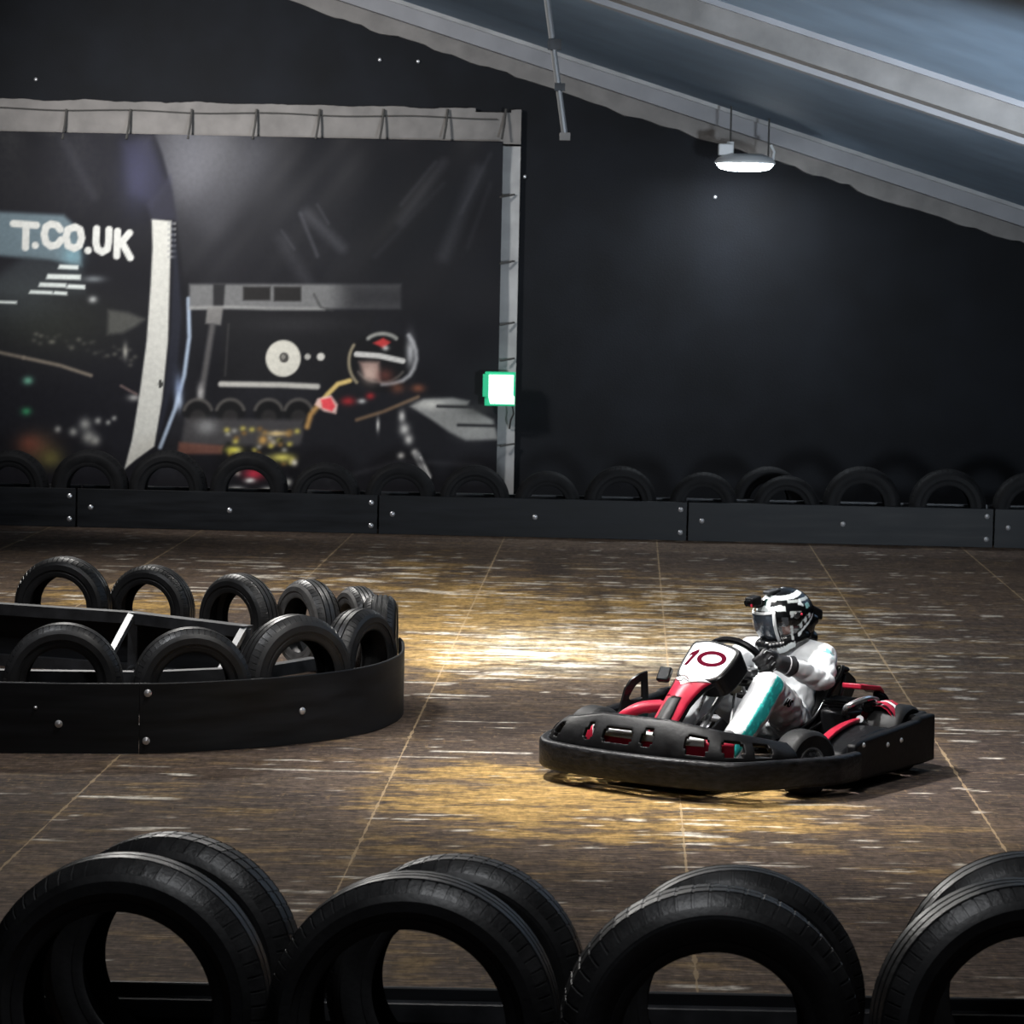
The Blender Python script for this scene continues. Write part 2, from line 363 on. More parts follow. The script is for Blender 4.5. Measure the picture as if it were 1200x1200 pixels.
        nt.links.new(n.outputs[0], mr.inputs[0])
        mx = nt.nodes.new('ShaderNodeMix'); mx.data_type = 'RGBA'; nt.links.new(mr.outputs[0], mx.inputs[0]); nt.links.new(src, mx.inputs[6])
        mx.inputs[7].default_value = (*lin(colr_), 1); src = mx.outputs[2]
    # pale joint lines between the boards
    def mth(op, a_, b_=None):
        q = nt.nodes.new('ShaderNodeMath'); q.operation = op
        for k_, v_ in enumerate((a_, b_)):
            if v_ is None: continue
            if isinstance(v_, (int, float)): q.inputs[k_].default_value = v_
            else: nt.links.new(v_, q.inputs[k_])
        return q.outputs[0]
    sp_ = nt.nodes.new('ShaderNodeSeparateXYZ'); nt.links.new(tc.outputs['Object'], sp_.inputs[0])
    n = nt.nodes.new('ShaderNodeTexNoise'); n.inputs['Scale'].default_value = 9; n.inputs['Detail'].default_value = 6; nt.links.new(tc.outputs['Object'], n.inputs['Vector'])
    xx = mth('SUBTRACT', sp_.outputs[0], mth('MULTIPLY', sp_.outputs[1], SL)); xx = mth('DIVIDE', mth('SUBTRACT', xx, .735-SL*12.8), 1.26)
    dd = mth('MULTIPLY', mth('ABSOLUTE', mth('SUBTRACT', mth('FRACT', mth('ADD', xx, .5)), .5)), 1.26)
    wd_ = mth('MULTIPLY', mth('POWER', n.outputs[0], 3.0), .042)
    mx = nt.nodes.new('ShaderNodeMix'); mx.data_type = 'RGBA'; nt.links.new(mth('MINIMUM', mth('MULTIPLY', mth('MAXIMUM', mth('SUBTRACT', 1, mth('DIVIDE', dd, wd_)), 0), 1.6), .55), mx.inputs[0]); nt.links.new(src, mx.inputs[6])
    mx.inputs[7].default_value = (*lin((186, 162, 128)), 1); src = mx.outputs[2]
    nt.links.new(src, bs.inputs['Base Color'])
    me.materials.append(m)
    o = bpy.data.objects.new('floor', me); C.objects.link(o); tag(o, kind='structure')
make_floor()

# ------------------------------------------------------------------ setting: walls and roof
YW = 27.5; RS = .3055; RA = 4.216; XR = -4.0
def zr(x, a=RA): return a-RS*x if x > XR else a-RS*XR+RS*(x-XR)
def struct(name, mb, m, smooth=0): return mb.build(name, m, smooth=smooth, kind='structure')
b = MB(); xs = [-13, XR, 9]
b.add([(-13, YW, 0), (9, YW, 0), (9, YW, zr(9)), (XR, YW, zr(XR)), (-13, YW, zr(-13)), (-13, YW+.2, 0), (9, YW+.2, 0), (9, YW+.2, zr(9)), (XR, YW+.2, zr(XR)), (-13, YW+.2, zr(-13))],
      [(0, 1, 2, 3, 4), (9, 8, 7, 6, 5), (0, 5, 6, 1), (1, 6, 7, 2), (2, 7, 8, 3), (3, 8, 9, 4), (4, 9, 5, 0)])
struct('wall_back', b, MT['wall'])
b = MB(); b.box((9.1, 10.25, zr(9)/2), (.2, 34.9, zr(9))); struct('wall_right', b, MT['wall'])
b = MB(); b.box((-13.1, 10.25, zr(-13)/2), (.2, 34.9, zr(-13))); struct('wall_left', b, MT['wall'])
b = MB()
for x0, x1 in ((XR, 9.2), (-13.2, XR)):
    b.hexa([(x0, -7, zr(x0)), (x1, -7, zr(x1)), (x1, YW+.2, zr(x1)), (x0, YW+.2, zr(x0))],
           [(x0, -7, zr(x0)+.08), (x1, -7, zr(x1)+.08), (x1, YW+.2, zr(x1)+.08), (x0, YW+.2, zr(x0)+.08)])
struct('ceiling', b, MT['roof'])
def slope_board(name, y0, y1, at_, ab, m, rough=0, x0=XR, x1=8.9):
    b = MB(); n = 160 if rough else 1; low = []
    for i in range(n+1):
        x = x0+(x1-x0)*i/n
        dz = rough*(noise.noise((x*1.7, 3, 0))+.6*noise.noise((x*6, 7, 0))+(.6 if noise.noise((x*2.3, 9, 1)) > .22 else 0)) if rough else 0
        low.append((x, ab-RS*x+dz, at_-RS*x))
    for (xa, la, ta), (xb, lb, tb) in zip(low[:-1], low[1:]):
        b.hexa([(xa, y0, la), (xb, y0, lb), (xb, y0, tb), (xa, y0, ta)], [(xa, y1, la), (xb, y1, lb), (xb, y1, tb), (xa, y1, ta)])
    return struct(name, b, m)
def a_of(px, py, Y):
    p = on_y(px, py, Y); return p.z+RS*p.x
slope_board('trim_1', 27.40, 27.49, a_of(1000, 199.5, 27.4)+.03, a_of(1000, 221, 27.4), MT['grey_board'], rough=.035)
slope_board('trim_2', 27.22, 27.39, RA-.0, a_of(1000, 199.5, 27.22), MT['rafter'])
slope_board('trim_3', 27.16, 27.215, RA-.0, a_of(1000, 180.5, 27.16), MT['side_board'])
slope_board('trim_4', 18.7, 18.95, RA, a_of(1000, 91, 18.7), MT['grey_board'])
slope_board('trim_5', 19.35, 19.5, RA, a_of(1000, 103, 19.35), MT['rafter'])
slope_board('trim_6', 18.64, 18.69, RA, a_of(1000, 60, 18.64), MT['rafter'])

# wall fixings
b = MB()
for i, (x, y) in enumerate(((42, 93), (445, 70), (490, 72), (838, 231), (615, 207))):
    p = on_y(x, y, YW-.01); q = MB().ball((0, 0, 0), (.017, .014, .017)).build('wall_screw', MT['bolt'])
    q.location = p
    tag(q, 'small pale screw head in the black wall ' + ('left above the printed banner', 'left of the pair under the roof edge', 'right of the pair under the roof edge', 'just below the bright lamp', 'beside the upper right banner edge')[i], 'screw', 'screws in the black wall')

# ------------------------------------------------------------------ tyres
def tyre_meshes(Rr, Wd, rim, blocks, kind=0):
    hw = Wd/2; tw = hw*.80
    per = 4; na = blocks*per; sub = [0, .80, .83, .97]
    prof = []
    grooves = {0: (-.46, -.02, .42), 1: (-.55, -.18, .18, .55), 2: (-.5, 0, .5)}[kind]; gw = .055
    A = [-1]
    for g in grooves: A += [g-gw, g-gw*.8, g+gw*.8, g+gw]
    A += [1]
    A = sorted(A+[-.85, .85]+[(grooves[i]+grooves[i+1])/2 for i in range(len(grooves)-1)])
    def ing(a): return any(abs(a-g) < gw*.9 for g in grooves)
    vs, fs = [], []; m = len(A)
    for k in range(blocks):
        for j in range(per):
            an0 = 2*math.pi*(k+sub[j])/blocks
            for a in A:
                r = Rr-.022*max(0, abs(a)-.45)**2/.3*(Rr/.3)-.003*a*a
                sh = abs(a) > .60
                skew = (.35 if kind != 1 else .15)*a*(2*math.pi/blocks)
                if ing(a): r -= .008
                elif j in (2, 3) and sh: r -= .0035
                elif j in (2, 3) and kind == 2: r -= .002
                an = an0+skew
                vs.append((r*math.sin(an), a*tw, r*math.cos(an)+Rr))
    for k in range(na):
        j = (k+1) % na
        for i in range(m-1): fs.append((k*m+i, k*m+i+1, j*m+i+1, j*m+i))
    o = MB().add(vs, fs)
    # inner liner
    lin_p = [(rim+.004, -hw*.80), (rim+.03, -hw*.86), ((rim+Rr)/2, -hw*.92), (Rr-.03, -hw*.72), (Rr-.022, 0), (Rr-.03, hw*.72), ((rim+Rr)/2, hw*.92), (rim+.03, hw*.86), (rim+.004, hw*.80)]
    o.lathe(lin_p, 72, (0, 0, Rr), (0, 1, 0))
    tread = o.mesh('tread', MT['rubber'], 30)
    def side(sg):
        r1 = Rr-.0222*(Rr/.3)-.003
        P = [(r1, tw*.995), (r1-.008, tw+.30*(hw-tw)), (r1-.018, tw+.60*(hw-tw)), (r1-.020, tw+.59*(hw-tw)), (r1-.036, hw*.965), ((rim+Rr)/2+.015, hw), ((rim+Rr)/2-.012, hw), (rim+.045, hw*.95), (rim+.030, hw*.905), (rim+.028, hw*.92), (rim+.014, hw*.90), (rim+.004, hw*.87), (rim, hw*.83), (rim+.004, hw*.79)]
        s_ = MB().lathe([(r, a*sg) for r, a in P], 96, (0, 0, Rr), (0, 1, 0))
        return s_.mesh('sidewall', MT['rubber_side'], 30)
    return tread, side(-1), side(1), Rr
TY = dict(big=tyre_meshes(.37, .235, .242, 60, 0), big2=tyre_meshes(.37, .225, .228, 54, 2), big3=tyre_meshes(.365, .24, .245, 66, 1),
          mid=tyre_meshes(.275, .185, .165, 60, 1), mid2=tyre_meshes(.28, .195, .168, 56, 0),
          far=tyre_meshes(.315, .20, .178, 40, 0), far2=tyre_meshes(.29, .185, .165, 40, 1))
dimmed_rubber = mat('matt_dimmed_rubber', (.010, .010, .011), .7, spec=.2, var=.4, scale=9)  # darker copy of the tyre rubber, dimness painted in against lamp spill
for kk in ('far', 'far2'):
    for me in TY[kk][:3]: me.materials[0] = dimmed_rubber
def tyre(kind, x, y, yaw, label, group, z=0.0, lean=0.0, name='tyre', face_mat=None, R_of=None):
    tr, s0, s1, Rr = TY[kind]
    t = empty(name, (x, y, z), math.radians(yaw)); t.rotation_euler.x = math.radians(lean)
    if R_of: t.scale = (R_of/Rr,)*3
    for nm, me in (('tread', tr), ('sidewall', s0), ('sidewall', s1)):
        o = bpy.data.objects.new(nm, me); C.objects.link(o); o.parent = t
        if face_mat and me is s0:
            o.data = me.copy(); o.data.materials[0] = face_mat; o['label'] = 'dusty grey sidewall'
    return tag(t, label, 'tyre', group)
# foreground row
def fgt(px, py, kind, yaw, lab, g, Rr=None):
    Rr = Rr or TY[kind][3]; p = on_floor(px, py, 2*Rr); tyre(kind, p.x, p.y, yaw, lab, g, R_of=Rr)
FG, FB = 'front tyres of the foreground barrier', 'rear tyres of the foreground barrier'
fgt(150, 1001, 'big', -6, 'large black tyre at the lower left, nearest of its pair', FG)
fgt(203, 977, 'big2', -12, 'large black tyre leaning behind the nearest lower left tyre', FB, .355)
fgt(488, 1024, 'big3', -7, 'large black tyre left of the bottom middle, front of its pair', FG)
fgt(538, 1003, 'big2', -7, 'large black tyre half hidden behind the bottom middle-left one', FB, .345)
fgt(836, 1039, 'big2', 2, 'large smooth black tyre below the kart, front one of its pair', FG)
fgt(862, 1016, 'big', 1, 'large black tyre behind the front one below the kart', FB, .345)
fgt(1194, 1032, 'big3', 10, 'large black tyre cut by the lower right picture edge, front of its pair', FG)
fgt(1206, 1000, 'big', 6, 'large black tyre behind the one at the lower right edge', FB, .35)

# ------------------------------------------------------------------ barrier panels
def wallpanel(pts, h, t, name, parent, m=None, zb=.004):
    prof = [(-t/2, zb), (t/2, zb), (t/2, h-.004), (t/2-.004, h), (-t/2+.004, h), (-t/2, h-.004)]
    return MB().sweep(pts, prof).build(name, m or MT['plastic'], parent, smooth=30)
def boltm(parent, p, n, r=.016):
    q = MB(); q.lathe([(0.0001, .012), (r*.55, .010), (r, .004), (r*1.05, 0)], 14, p, n); return q.build('bolt', MT['bolt'], parent)
# foreground barrier
pa = on_floor(147, 1150, .25); pb = on_floor(508, 1157, .25); dirv = (pb-pa).normalized()
def fgline(x, off=0): 
    t = (x-pa.x)/dirv.x; p = pa+dirv*t; return V((p.x, p.y+off, 0))
for i, (x0, x1) in enumerate(((-3.2, -.62), (-.615, 1.80))):
    root = empty('track_barrier', fgline((x0+x1)/2)); 
    tag(root, ('black barrier section holding the lower left foreground tyres', 'black plastic barrier section holding the foreground tyres below the kart')[i], 'barrier', 'foreground barrier sections')
    o0 = root.location
    for off, hh in ((0, .25), (-1.34, .32)):
        wallpanel([fgline(x0, off)-o0, fgline(x1, off)-o0], hh, .015, 'barrier_panel', root)
    MB().sweep([fgline(x0, -.035)-o0+V((0, 0, .19)), fgline(x1, -.035)-o0+V((0, 0, .19))], [(-.025, -.025), (.025, -.025), (.025, .025), (-.025, .025)]).build('frame_rail', MT['steel'], root, 0)
    MB().sweep([fgline(x0, -1.30)-o0+V((0, 0, .27)), fgline(x1, -1.30)-o0+V((0, 0, .27))], [(-.025, -.025), (.025, -.025), (.025, .025), (-.025, .025)]).build('frame_rail', MT['steel'], root, 0)
    for x in ((-3.1, -.645), (.17, 1.77))[i]:
        MB().box(fgline(x, -.67)-o0+V((0, 0, .02)), (.04, 1.30, .03)).build('cross_bar', MT['steel'], root, 0)

# far barrier
def fary(x): return 25.39-.018*x
J = [-6.13, -3.62, -1.11, 1.455, 3.985, 6.5]
names = ('far wall barrier section at the left picture edge', 'far barrier section under the left half of the banner', 'far barrier section under the right end of the banner', 'far barrier section right of the banner below bare black wall', 'far barrier section at the right picture edge')
for i in range(5):
    x0, x1 = J[i]+.008, J[i+1]-.008; xc = (x0+x1)/2; root = empty('track_barrier', (xc, fary(xc), 0))
    tag(root, 'black ' + names[i], 'barrier', 'barrier sections along the far wall')
    L = lambda x, off=0: V((x-xc, fary(x)-fary(xc)+off, 0))
    wallpanel([L(x0), L(x1)], .325, .012, 'barrier_panel', root)
    wallpanel([L(x0, .42), L(x1, .42)], .30, .012, 'rear_panel', root)
    MB().sweep([L(x0, .34)+V((0, 0, .30)), L(x1, .34)+V((0, 0, .30))], [(-.03, -.03), (.03, -.03), (.03, .03), (-.03, .03)]).build('frame_rail', MT['steel'], root, 0)
    MB().box(L(x0+.03, .335)+V((0, 0, .02)), (.04, .14, .03)).build('cross_bar', MT['steel'], root, 0)
    MB().box(L(x1-.05, .335)+V((0, 0, .02)), (.04, .14, .03)).build('cross_bar', MT['steel'], root, 0)
    for (bx, bz) in ((x1-.05, .26), (x1-.05, .07), (x0+.11, .17), ((x0+x1)/2+.02, .17)):
        boltm(root, L(bx, -.006)+V((0, 0, bz)), (0, -1, 0), .02)
ords = ['first', 'second', 'third', 'fourth', 'fifth', 'sixth', 'seventh', 'eighth', 'ninth', 'tenth', 'eleventh', 'twelfth', 'thirteenth']
fts = [(12, 528), (105, 527), (197, 528), (292, 530), (382, 542), (470, 542), (557, 545), (642, 552), (728, 546), (825, 553), (922, 557), (1010, 546), (1110, 549), (1206, 553)]
for i, (x, y) in enumerate(fts):
    p = on_y(x, y, 25.52); dia = p.z
    near = 'under the banner' if 0 < i < 7 else ('at the left picture edge' if i == 0 else 'before bare black wall')
    lab = ('black tyre in the far wall barrier, cut by the left picture edge' if i == 0 else 'black tyre in the far wall barrier, cut by the right picture edge' if i == 13 else
           'far wall barrier tyre, %s from the left, %s' % (ords[i], near))
    tyre('far' if i % 2 else 'far2', p.x, fary(p.x)+.13, (i*37 % 9)-4, lab, 'tyres along the far wall', R_of=dia/2)
p = on_y(903, 548, 25.75)
tyre('far', p.x, fary(p.x)+.56, 3, 'far wall tyre standing behind another one, below the ceiling lamp', 'tyres along the far wall', R_of=p.z/2)

# ------------------------------------------------------------------ tyre island in the middle of the track
def smooth_path(P, n=10):
    P = [V(p) for p in P]; out = []
    for i in range(len(P)-1):
        p0, p1, p2, p3 = P[max(i-1, 0)], P[i], P[i+1], P[min(i+2, len(P)-1)]
        for k in range(n):
            t = k/n; out.append(.5*((2*p1)+(p2-p0)*t+(2*p0-5*p1+4*p2-p3)*t*t+(3*p1-p0-3*p2+p3)*t**3))
    out.append(P[-1]); return out
isl = empty('tyre_island_barrier', (-2.2, 15.2, 0)); io = V((-2.2, 15.2, 0))
tag(isl, 'black curved plastic barrier island with steel frame in the track, left of the kart', 'barrier')
outer = smooth_path([(-4.9, 13.86, 0), (-3.2, 13.77, 0), (-2.17, 13.74, 0), (-1.67, 13.79, 0), (-1.34, 13.92, 0), (-.97, 14.17, 0), (-.70, 14.50, 0), (-.565, 14.88, 0), (-.53, 15.28, 0), (-.60, 15.85, 0), (-.9, 16.45, 0), (-1.4, 16.85, 0), (-2.0, 17.2, 0), (-2.6, 17.5, 0), (-4.9, 18.3, 0)], 12)
outer = [p-io for p in outer]
ji = min(range(len(outer)), key=lambda i: (outer[i]-(V((-1.665, 13.79, 0))-io)).length)
je = min(range(len(outer)), key=lambda i: (outer[i]-(V((-.57, 15.7, 0))-io)).length)
for a, bb, lab in ((0, ji, None), (ji, je, None)):
    pts = outer[a:bb+1]; pts[0] = pts[0]+(pts[1]-pts[0]).normalized()*(.003 if a else 0)
    wallpanel(pts, .325, .014, 'barrier_panel', isl)
for (bx, by) in ((42, 829, ), (69, 848), (173, 812), (171, 868), (353, 833)):
    d = rayd(bx, by); best = None
    for i in range(len(outer)-1):   # find wall crossing
        p, q = outer[i]+io, outer[i+1]+io
        k = d.x/d.y; den = (q.x-p.x)-k*(q.y-p.y)
        if abs(den) < 1e-6: continue
        t = (k*p.y-p.x)/den
        if 0 <= t <= 1:
            X = p.lerp(q, t); 
            if best is None or X.y < best[0].y: best = (X, (q-p).normalized())
    X, tg = best; z = CH+d.z*X.y/d.y; nrm = V((tg.y, -tg.x, 0))
    boltm(isl, X-io+nrm*.007+V((0, 0, z)), nrm, .008 if bx == 42 else .017)
sq = lambda a, c: [(-a, -c), (a, -c), (a, c), (-a, c)]
binner = [V(p)-io for p in ((-4.9, 17.5, 0), (-3.4, 16.95, 0), (-2.64, 16.65, 0), (-2.03, 16.42, 0), (-1.36, 15.9, 0))]
MB().sweep([p+V((0, 0, .315)) for p in binner], sq(.04, .03)).build('frame_rail', MT['steel'], isl, 0)
MB().sweep([p+V((0, .03, .03)) for p in binner], sq(.03, .03)).build('frame_rail', MT['steel'], isl, 0)
wallpanel([p+V((0, .07, 0)) for p in binner], .29, .012, 'inner_panel', isl)
finner = [V(p)-io for p in ((-4.9, 14.3, 0), (-2.2, 14.26, 0), (-1.7, 14.3, 0), (-1.2, 14.55, 0), (-.95, 14.95, 0))]
MB().sweep([p+V((0, 0, .28)) for p in finner], sq(.03, .03)).build('frame_rail', MT['steel'], isl, 0)
MB().sweep([p+V((0, 0, .03)) for p in finner], sq(.03, .03)).build('frame_rail', MT['steel'], isl, 0)
for (x, y, x2, y2) in ((-2.03, 16.40, -2.10, 15.3), (-1.38, 15.92, -1.50, 14.9)):
    a = V((x, y, .33))-io; c = V((x2, y2, .06))-io
    MB().tube([a, c], .024, 4).build('brace', MT['brace'], isl, 0)
    MB().box(V((x+.01, y-.02, .17))-io, (.05, .05, .32)).build('post', MT['steel'], isl, 0)
    MB().tube([V((x+.02, y-.02, .05))-io, V((x2+.1, 14.35, .05))-io], .024, 4).build('cross_bar', MT['steel'], isl, 0)
MB().tube([V((-2.12, 15.3, .05))-io, V((-1.45, 15.0, .05))-io], .022, 4).build('cross_bar', MT['brace'], isl, 0)
def mdt(px, py, kind, yaw, lab, face=None, R_of=None):
    Rr = R_of or TY[kind][3]; p = on_floor(px, py, 2*Rr); tyre(kind, p.x, p.y, yaw, lab, 'tyres of the island barrier', face_mat=face, R_of=R_of)
mdt(75, 730, 'mid', 2, 'black tyre on the near side of the island, cut by the left picture edge')
mdt(226, 735, 'mid', 12, 'black tyre on the near side of the island, second from the left edge')
mdt(346, 720, 'mid2', 36, 'black tyre at the bend of the island barrier with scuffed tread', None, .29)
mdt(421, 713, 'mid2', 62, 'black tyre at the right end of the island, face turned to the kart', None, .262)
mdt(446, 697, 'mid', 90, 'black tyre at the rightmost tip of the island, mostly tread showing', None, .262)
mdt(420, 687, 'mid', -66, 'black tyre at the far right bend of the island with pale dusty sidewall', MT['rubber_grey'], .235)
mdt(362, 679, 'mid2', -55, 'black tyre on the far side of the island with a pale sidewall ring', MT['rubber_grey'], .25)
mdt(281, 672, 'mid2', -38, 'black tyre on the far side of the island, above the second brace', None, .258)
mdt(178, 662, 'mid', -20, 'black tyre on the far side of the island, above the first brace', None, .258)
mdt(75, 652, 'mid2', -13, 'black tyre on the far side of the island, cut by the left picture edge')

# ------------------------------------------------------------------ printed banner on the wall
YB = 27.36
ban = empty('wall_banner', (-2.6, YB, 0)); bo = V((-2.6, YB, 0))
tag(ban, 'large dark printed banner of a kart racer laced to a grey border', 'banner')
def seg_d(X, Y, a, c):
    ax, ay = a; bx, by = c; dx, dy = bx-ax, by-ay; L = dx*dx+dy*dy+1e-9
    t = np.clip(((X-ax)*dx+(Y-ay)*dy)/L, 0, 1); return np.hypot(X-ax-t*dx, Y-ay-t*dy)
def poly_sd(X, Y, P):
    d = np.full(X.shape, 1e9); ins = np.zeros(X.shape, bool); n = len(P)
    for i in range(n):
        a, c = P[i], P[(i+1) % n]; d = np.minimum(d, seg_d(X, Y, a, c))
        cond = ((a[1] > Y) != (c[1] > Y))
        with np.errstate(divide='ignore', invalid='ignore'):
            xi = (c[0]-a[0])*(Y-a[1])/((c[1]-a[1]) if c[1] != a[1] else 1e-9)+a[0]
        ins ^= cond & (X < xi)
    return np.where(ins, -d, d)
def make_print():
    xs = np.arange(-5.3, .001, .0125); 
    zt = on_y(300, 160, YB).z; zs = np.arange(.10, 3.345, .0125)
    xr = on_y(587, 300, YB).x; xs = np.append(xs[xs < xr], xr)
    gx, gz = np.meshgrid(xs, zs); X3 = np.stack([gx.ravel(), np.full(gx.size, YB), gz.ravel()], 1)
    X, Y = proj_np(X3); A = np.zeros((X.size, 3)); A[:] = (24, 24, 28)
    def mix(c, t):
        A[:] = A*(1-t[:, None])+np.array(c, float)[None]*t[:, None]
    def P(pts, c, a=1.0, s=1.5): mix(c, a*(1-sstep(-s, s, poly_sd(X, Y, pts))))
    def S(pts, w_, c, a=1.0, s=1.2):
        d = np.full(X.shape, 1e9)
        for i in range(len(pts)-1): d = np.minimum(d, seg_d(X, Y, pts[i], pts[i+1]))
        mix(c, a*(1-sstep(w_/2-s, w_/2+s, d)))
    def E(cx, cy, rx, ry, c, a=1.0, s=.12): mix(c, a*(1-sstep(1-s, 1+s, np.hypot((X-cx)/rx, (Y-cy)/ry))))
    def G(cx, cy, rx, ry, c, a): mix(c, a*blob(X, Y, cx, cy, rx, ry))
    A += (np_noise(X, Y, 3, .02, .02)[:, None]-.5)*14
    G(245, 185, 75, 55, (96, 96, 100), .95); G(330, 240, 150, 70, (46, 46, 50), .5); G(480, 260, 120, 90, (20, 21, 24), .7)
    for (a, c, w_, al) in (((360, 250), (400, 290), 12, .35), ((330, 280), (360, 330), 14, .2), ((520, 190), (470, 260), 10, .2), ((560, 200), (520, 300), 14, .25), ((300, 180), (250, 260), 30, .25)):
        S([a, c], w_, (95, 95, 100), al, w_*.6)  # soft sheen along the cloth creases, painted into the print
    for (a, c, w_, al) in (((352, 250), (372, 300), 4, .7), ((372, 240), (385, 262), 3, .5), ((330, 270), (345, 292), 3, .4), ((470, 240), (510, 190), 4, .35), ((440, 300), (520, 215), 5, .2), ((540, 250), (575, 180), 4, .3), ((575, 215), (548, 290), 5, .2)):
        S([a, c], w_, (90, 90, 96), al*.6, w_*.7)  # narrow crease highlights, painted into the print
    def ARC(cx, cy, rx, ry, a0, a1, w_, c, al=1.0, s=1.2): S([(cx+rx*math.cos(math.radians(a0+(a1-a0)*i/14)), cy+ry*math.sin(math.radians(a0+(a1-a0)*i/14))) for i in range(15)], w_, c, al, s)
    G(222, 190, 34, 60, (104, 104, 110), .75)
    # big visor picture at the left
    left = [(-120, 150), (178, 150), (190, 180), (202, 225), (212, 300), (220, 380), (214, 450), (190, 540), (170, 600), (-120, 600)]
    P(left, (22, 22, 27), 1, 3); G(160, 205, 22, 42, (66, 68, 94), .65); G(100, 190, 40, 60, (38, 38, 46), .6); S([(75, 165), (110, 230)], 10, (60, 60, 66), .4, 6)
    P([(143, 168), (176, 160), (196, 212), (178, 240), (152, 226)], (64, 64, 88), .45, 9); P([(172, 240), (200, 205), (207, 258), (178, 258)], (56, 56, 70), .6, 4)
    P([(-40, 246), (75, 252), (92, 268), (96, 312), (60, 305), (-40, 296)], (112, 130, 138), .85, 4); G(85, 300, 12, 14, (120, 160, 172), .7)
    P([(30, 300), (95, 312), (100, 345), (-30, 345)], (62, 68, 72), .5, 8); G(60, 380, 90, 40, (44, 46, 40), .7); G(20, 350, 60, 30, (70, 76, 78), .5)
    for (x0, y0, x1, y1) in ((70, 310, 92, 316), (56, 321, 95, 328), (47, 331, 78, 337), (80, 333, 100, 339), (36, 340, 62, 345), (64, 341, 79, 346), (-10, 352, 20, 356)):
        P([(x0, y0), (x1, y0+1), (x1, y1), (x0-2, y1-1)], (216, 222, 218), .95, 1.6)
    G(110, 327, 12, 4, (120, 125, 128), .8); G(109, 351, 5, 4, (170, 172, 170), .9)
    P([(127, 363), (150, 366), (170, 374), (160, 382), (145, 390), (126, 392)], (84, 84, 80), .8, 4)
    for i in range(34):
        G(40+i*3.6+rng.normal()*2, 392+i*.9+rng.normal()*5, 3, 2.4, (110, 108, 98), .45*rng.random()+.1)
    S([(28, 419), (70, 428), (107, 440)], 4, (122, 112, 100), .9, 2); S([(-60, 400), (28, 419)], 4, (122, 112, 100), .8, 2)
    G(147, 412, 3, 9, (150, 148, 140), .9); G(157, 466, 7, 4, (170, 168, 165), .8); S([(142, 452), (160, 462)], 3, (120, 100, 96), .7)
    for (x, y, r) in ((100, 497, 7), (104, 512, 8), (112, 516, 6), (86, 506, 5), (115, 493, 4), (127, 495, 3), (68, 503, 4), (134, 490, 3)):
        G(x, y, r, r, (150, 150, 146), .85)
    for (x, y, r, c) in ((33, 446, 6, (120, 190, 160)), (31, 482, 6, (60, 150, 100)), (45, 525, 22, (92, 70, 50)), (60, 537, 14, (110, 104, 58)), (35, 520, 14, (110, 60, 48))):
        G(x, y, r, r*.8, c, .75)
    # lettering
    Wt = (204, 204, 199); ws = 8.4
    S([(-7, 257), (-7, 290)], ws, Wt); S([(16, 262), (43, 264)], ws, Wt); S([(31, 264), (30, 290)], ws, Wt)   # T
    E(41.5, 287.5, 4.2, 4.2, Wt, 1, .3); E(103.5, 293.5, 4.4, 4.4, Wt, 1, .3)
    S([(71, 269), (67, 264), (60, 262.5), (54, 266), (52, 275), (54, 284), (60, 288.5), (67, 287), (72, 281)], ws, Wt)      # C
    S([(88, 266), (94, 269), (96, 279), (93, 288), (87, 291), (80, 288), (77.5, 278), (80, 269), (88, 266)], ws, Wt)       # O
    S([(113.5, 268), (112.5, 284), (114.5, 292), (120, 295.5), (126, 292), (127.5, 284), (128, 269)], ws, Wt)           # U
    S([(138, 271), (137, 300)], ws, Wt); S([(152, 273), (141, 286)], ws, Wt); S([(143, 284), (153, 302)], ws, Wt)         # K
    # white visor edge
    P([(178, 257), (201, 259), (199, 330), (197, 400), (190, 470), (181, 523), (160, 538), (146, 550), (155, 515), (164, 460), (172, 400), (177, 330), (179, 290)], (192, 191, 184), 1, 1.6)
    for i in range(7): S([(198, 262+i*6.5), (205, 262+i*6.5)], 3, (150, 150, 150), .7)
    P([(202, 260), (208, 300), (213, 370), (208, 430), (190, 500), (183, 520), (193, 460), (200, 390), (203, 320)], (36, 38, 48), .8, 3)
    S([(221, 350), (222, 395), (216, 440), (205, 480), (188, 524)], 4.5, (158, 172, 190), .95, 2); G(209, 455, 5, 16, (130, 145, 175), .8); G(210, 470, 4, 10, (190, 205, 225), .8)
    E(188, 450, 2.6, 5, (60, 60, 58), 1); 
    # garage picture behind the racer
    P([(222, 333), (470, 333), (470, 362), (222, 362)], (112, 112, 112), .9, 3); P([(400, 325), (600, 325), (600, 370), (400, 370)], (27, 27, 30), .75, 22)
    P([(250, 333), (264, 333), (262, 362), (250, 362)], (30, 30, 32), .9, 2); P([(285, 336), (317, 336), (317, 352), (285, 352)], (34, 33, 33), 1, 2); P([(321, 336), (353, 336), (353, 353), (321, 353)], (34, 33, 33), 1, 2)
    S([(224, 361), (270, 360), (318, 362), (380, 362)], 4, (140, 140, 138), .85, 2); S([(368, 345), (376, 360), (390, 364)], 3, (60, 60, 60), .7)
    P([(243, 360), (262, 361), (259, 381), (241, 379)], (120, 118, 116), .9, 2); S([(249, 382), (238, 450), (235, 468)], 7, (84, 82, 82), .9, 3); G(235, 460, 4, 10, (170, 168, 166), .8)
    P([(262, 363), (440, 366), (420, 448), (258, 446)], (24, 24, 26), .7, 4); S([(268, 380), (264, 440)], 3, (60, 58, 58), .5)
    G(350, 380, 60, 10, (44, 44, 46), .6)
    E(332, 420, 20.5, 21.5, (196, 193, 182), 1, .07); E(333, 419, 5.5, 6, (70, 68, 66), 1, .2); E(332, 418, 2.5, 3, (120, 118, 112), 1, .2)
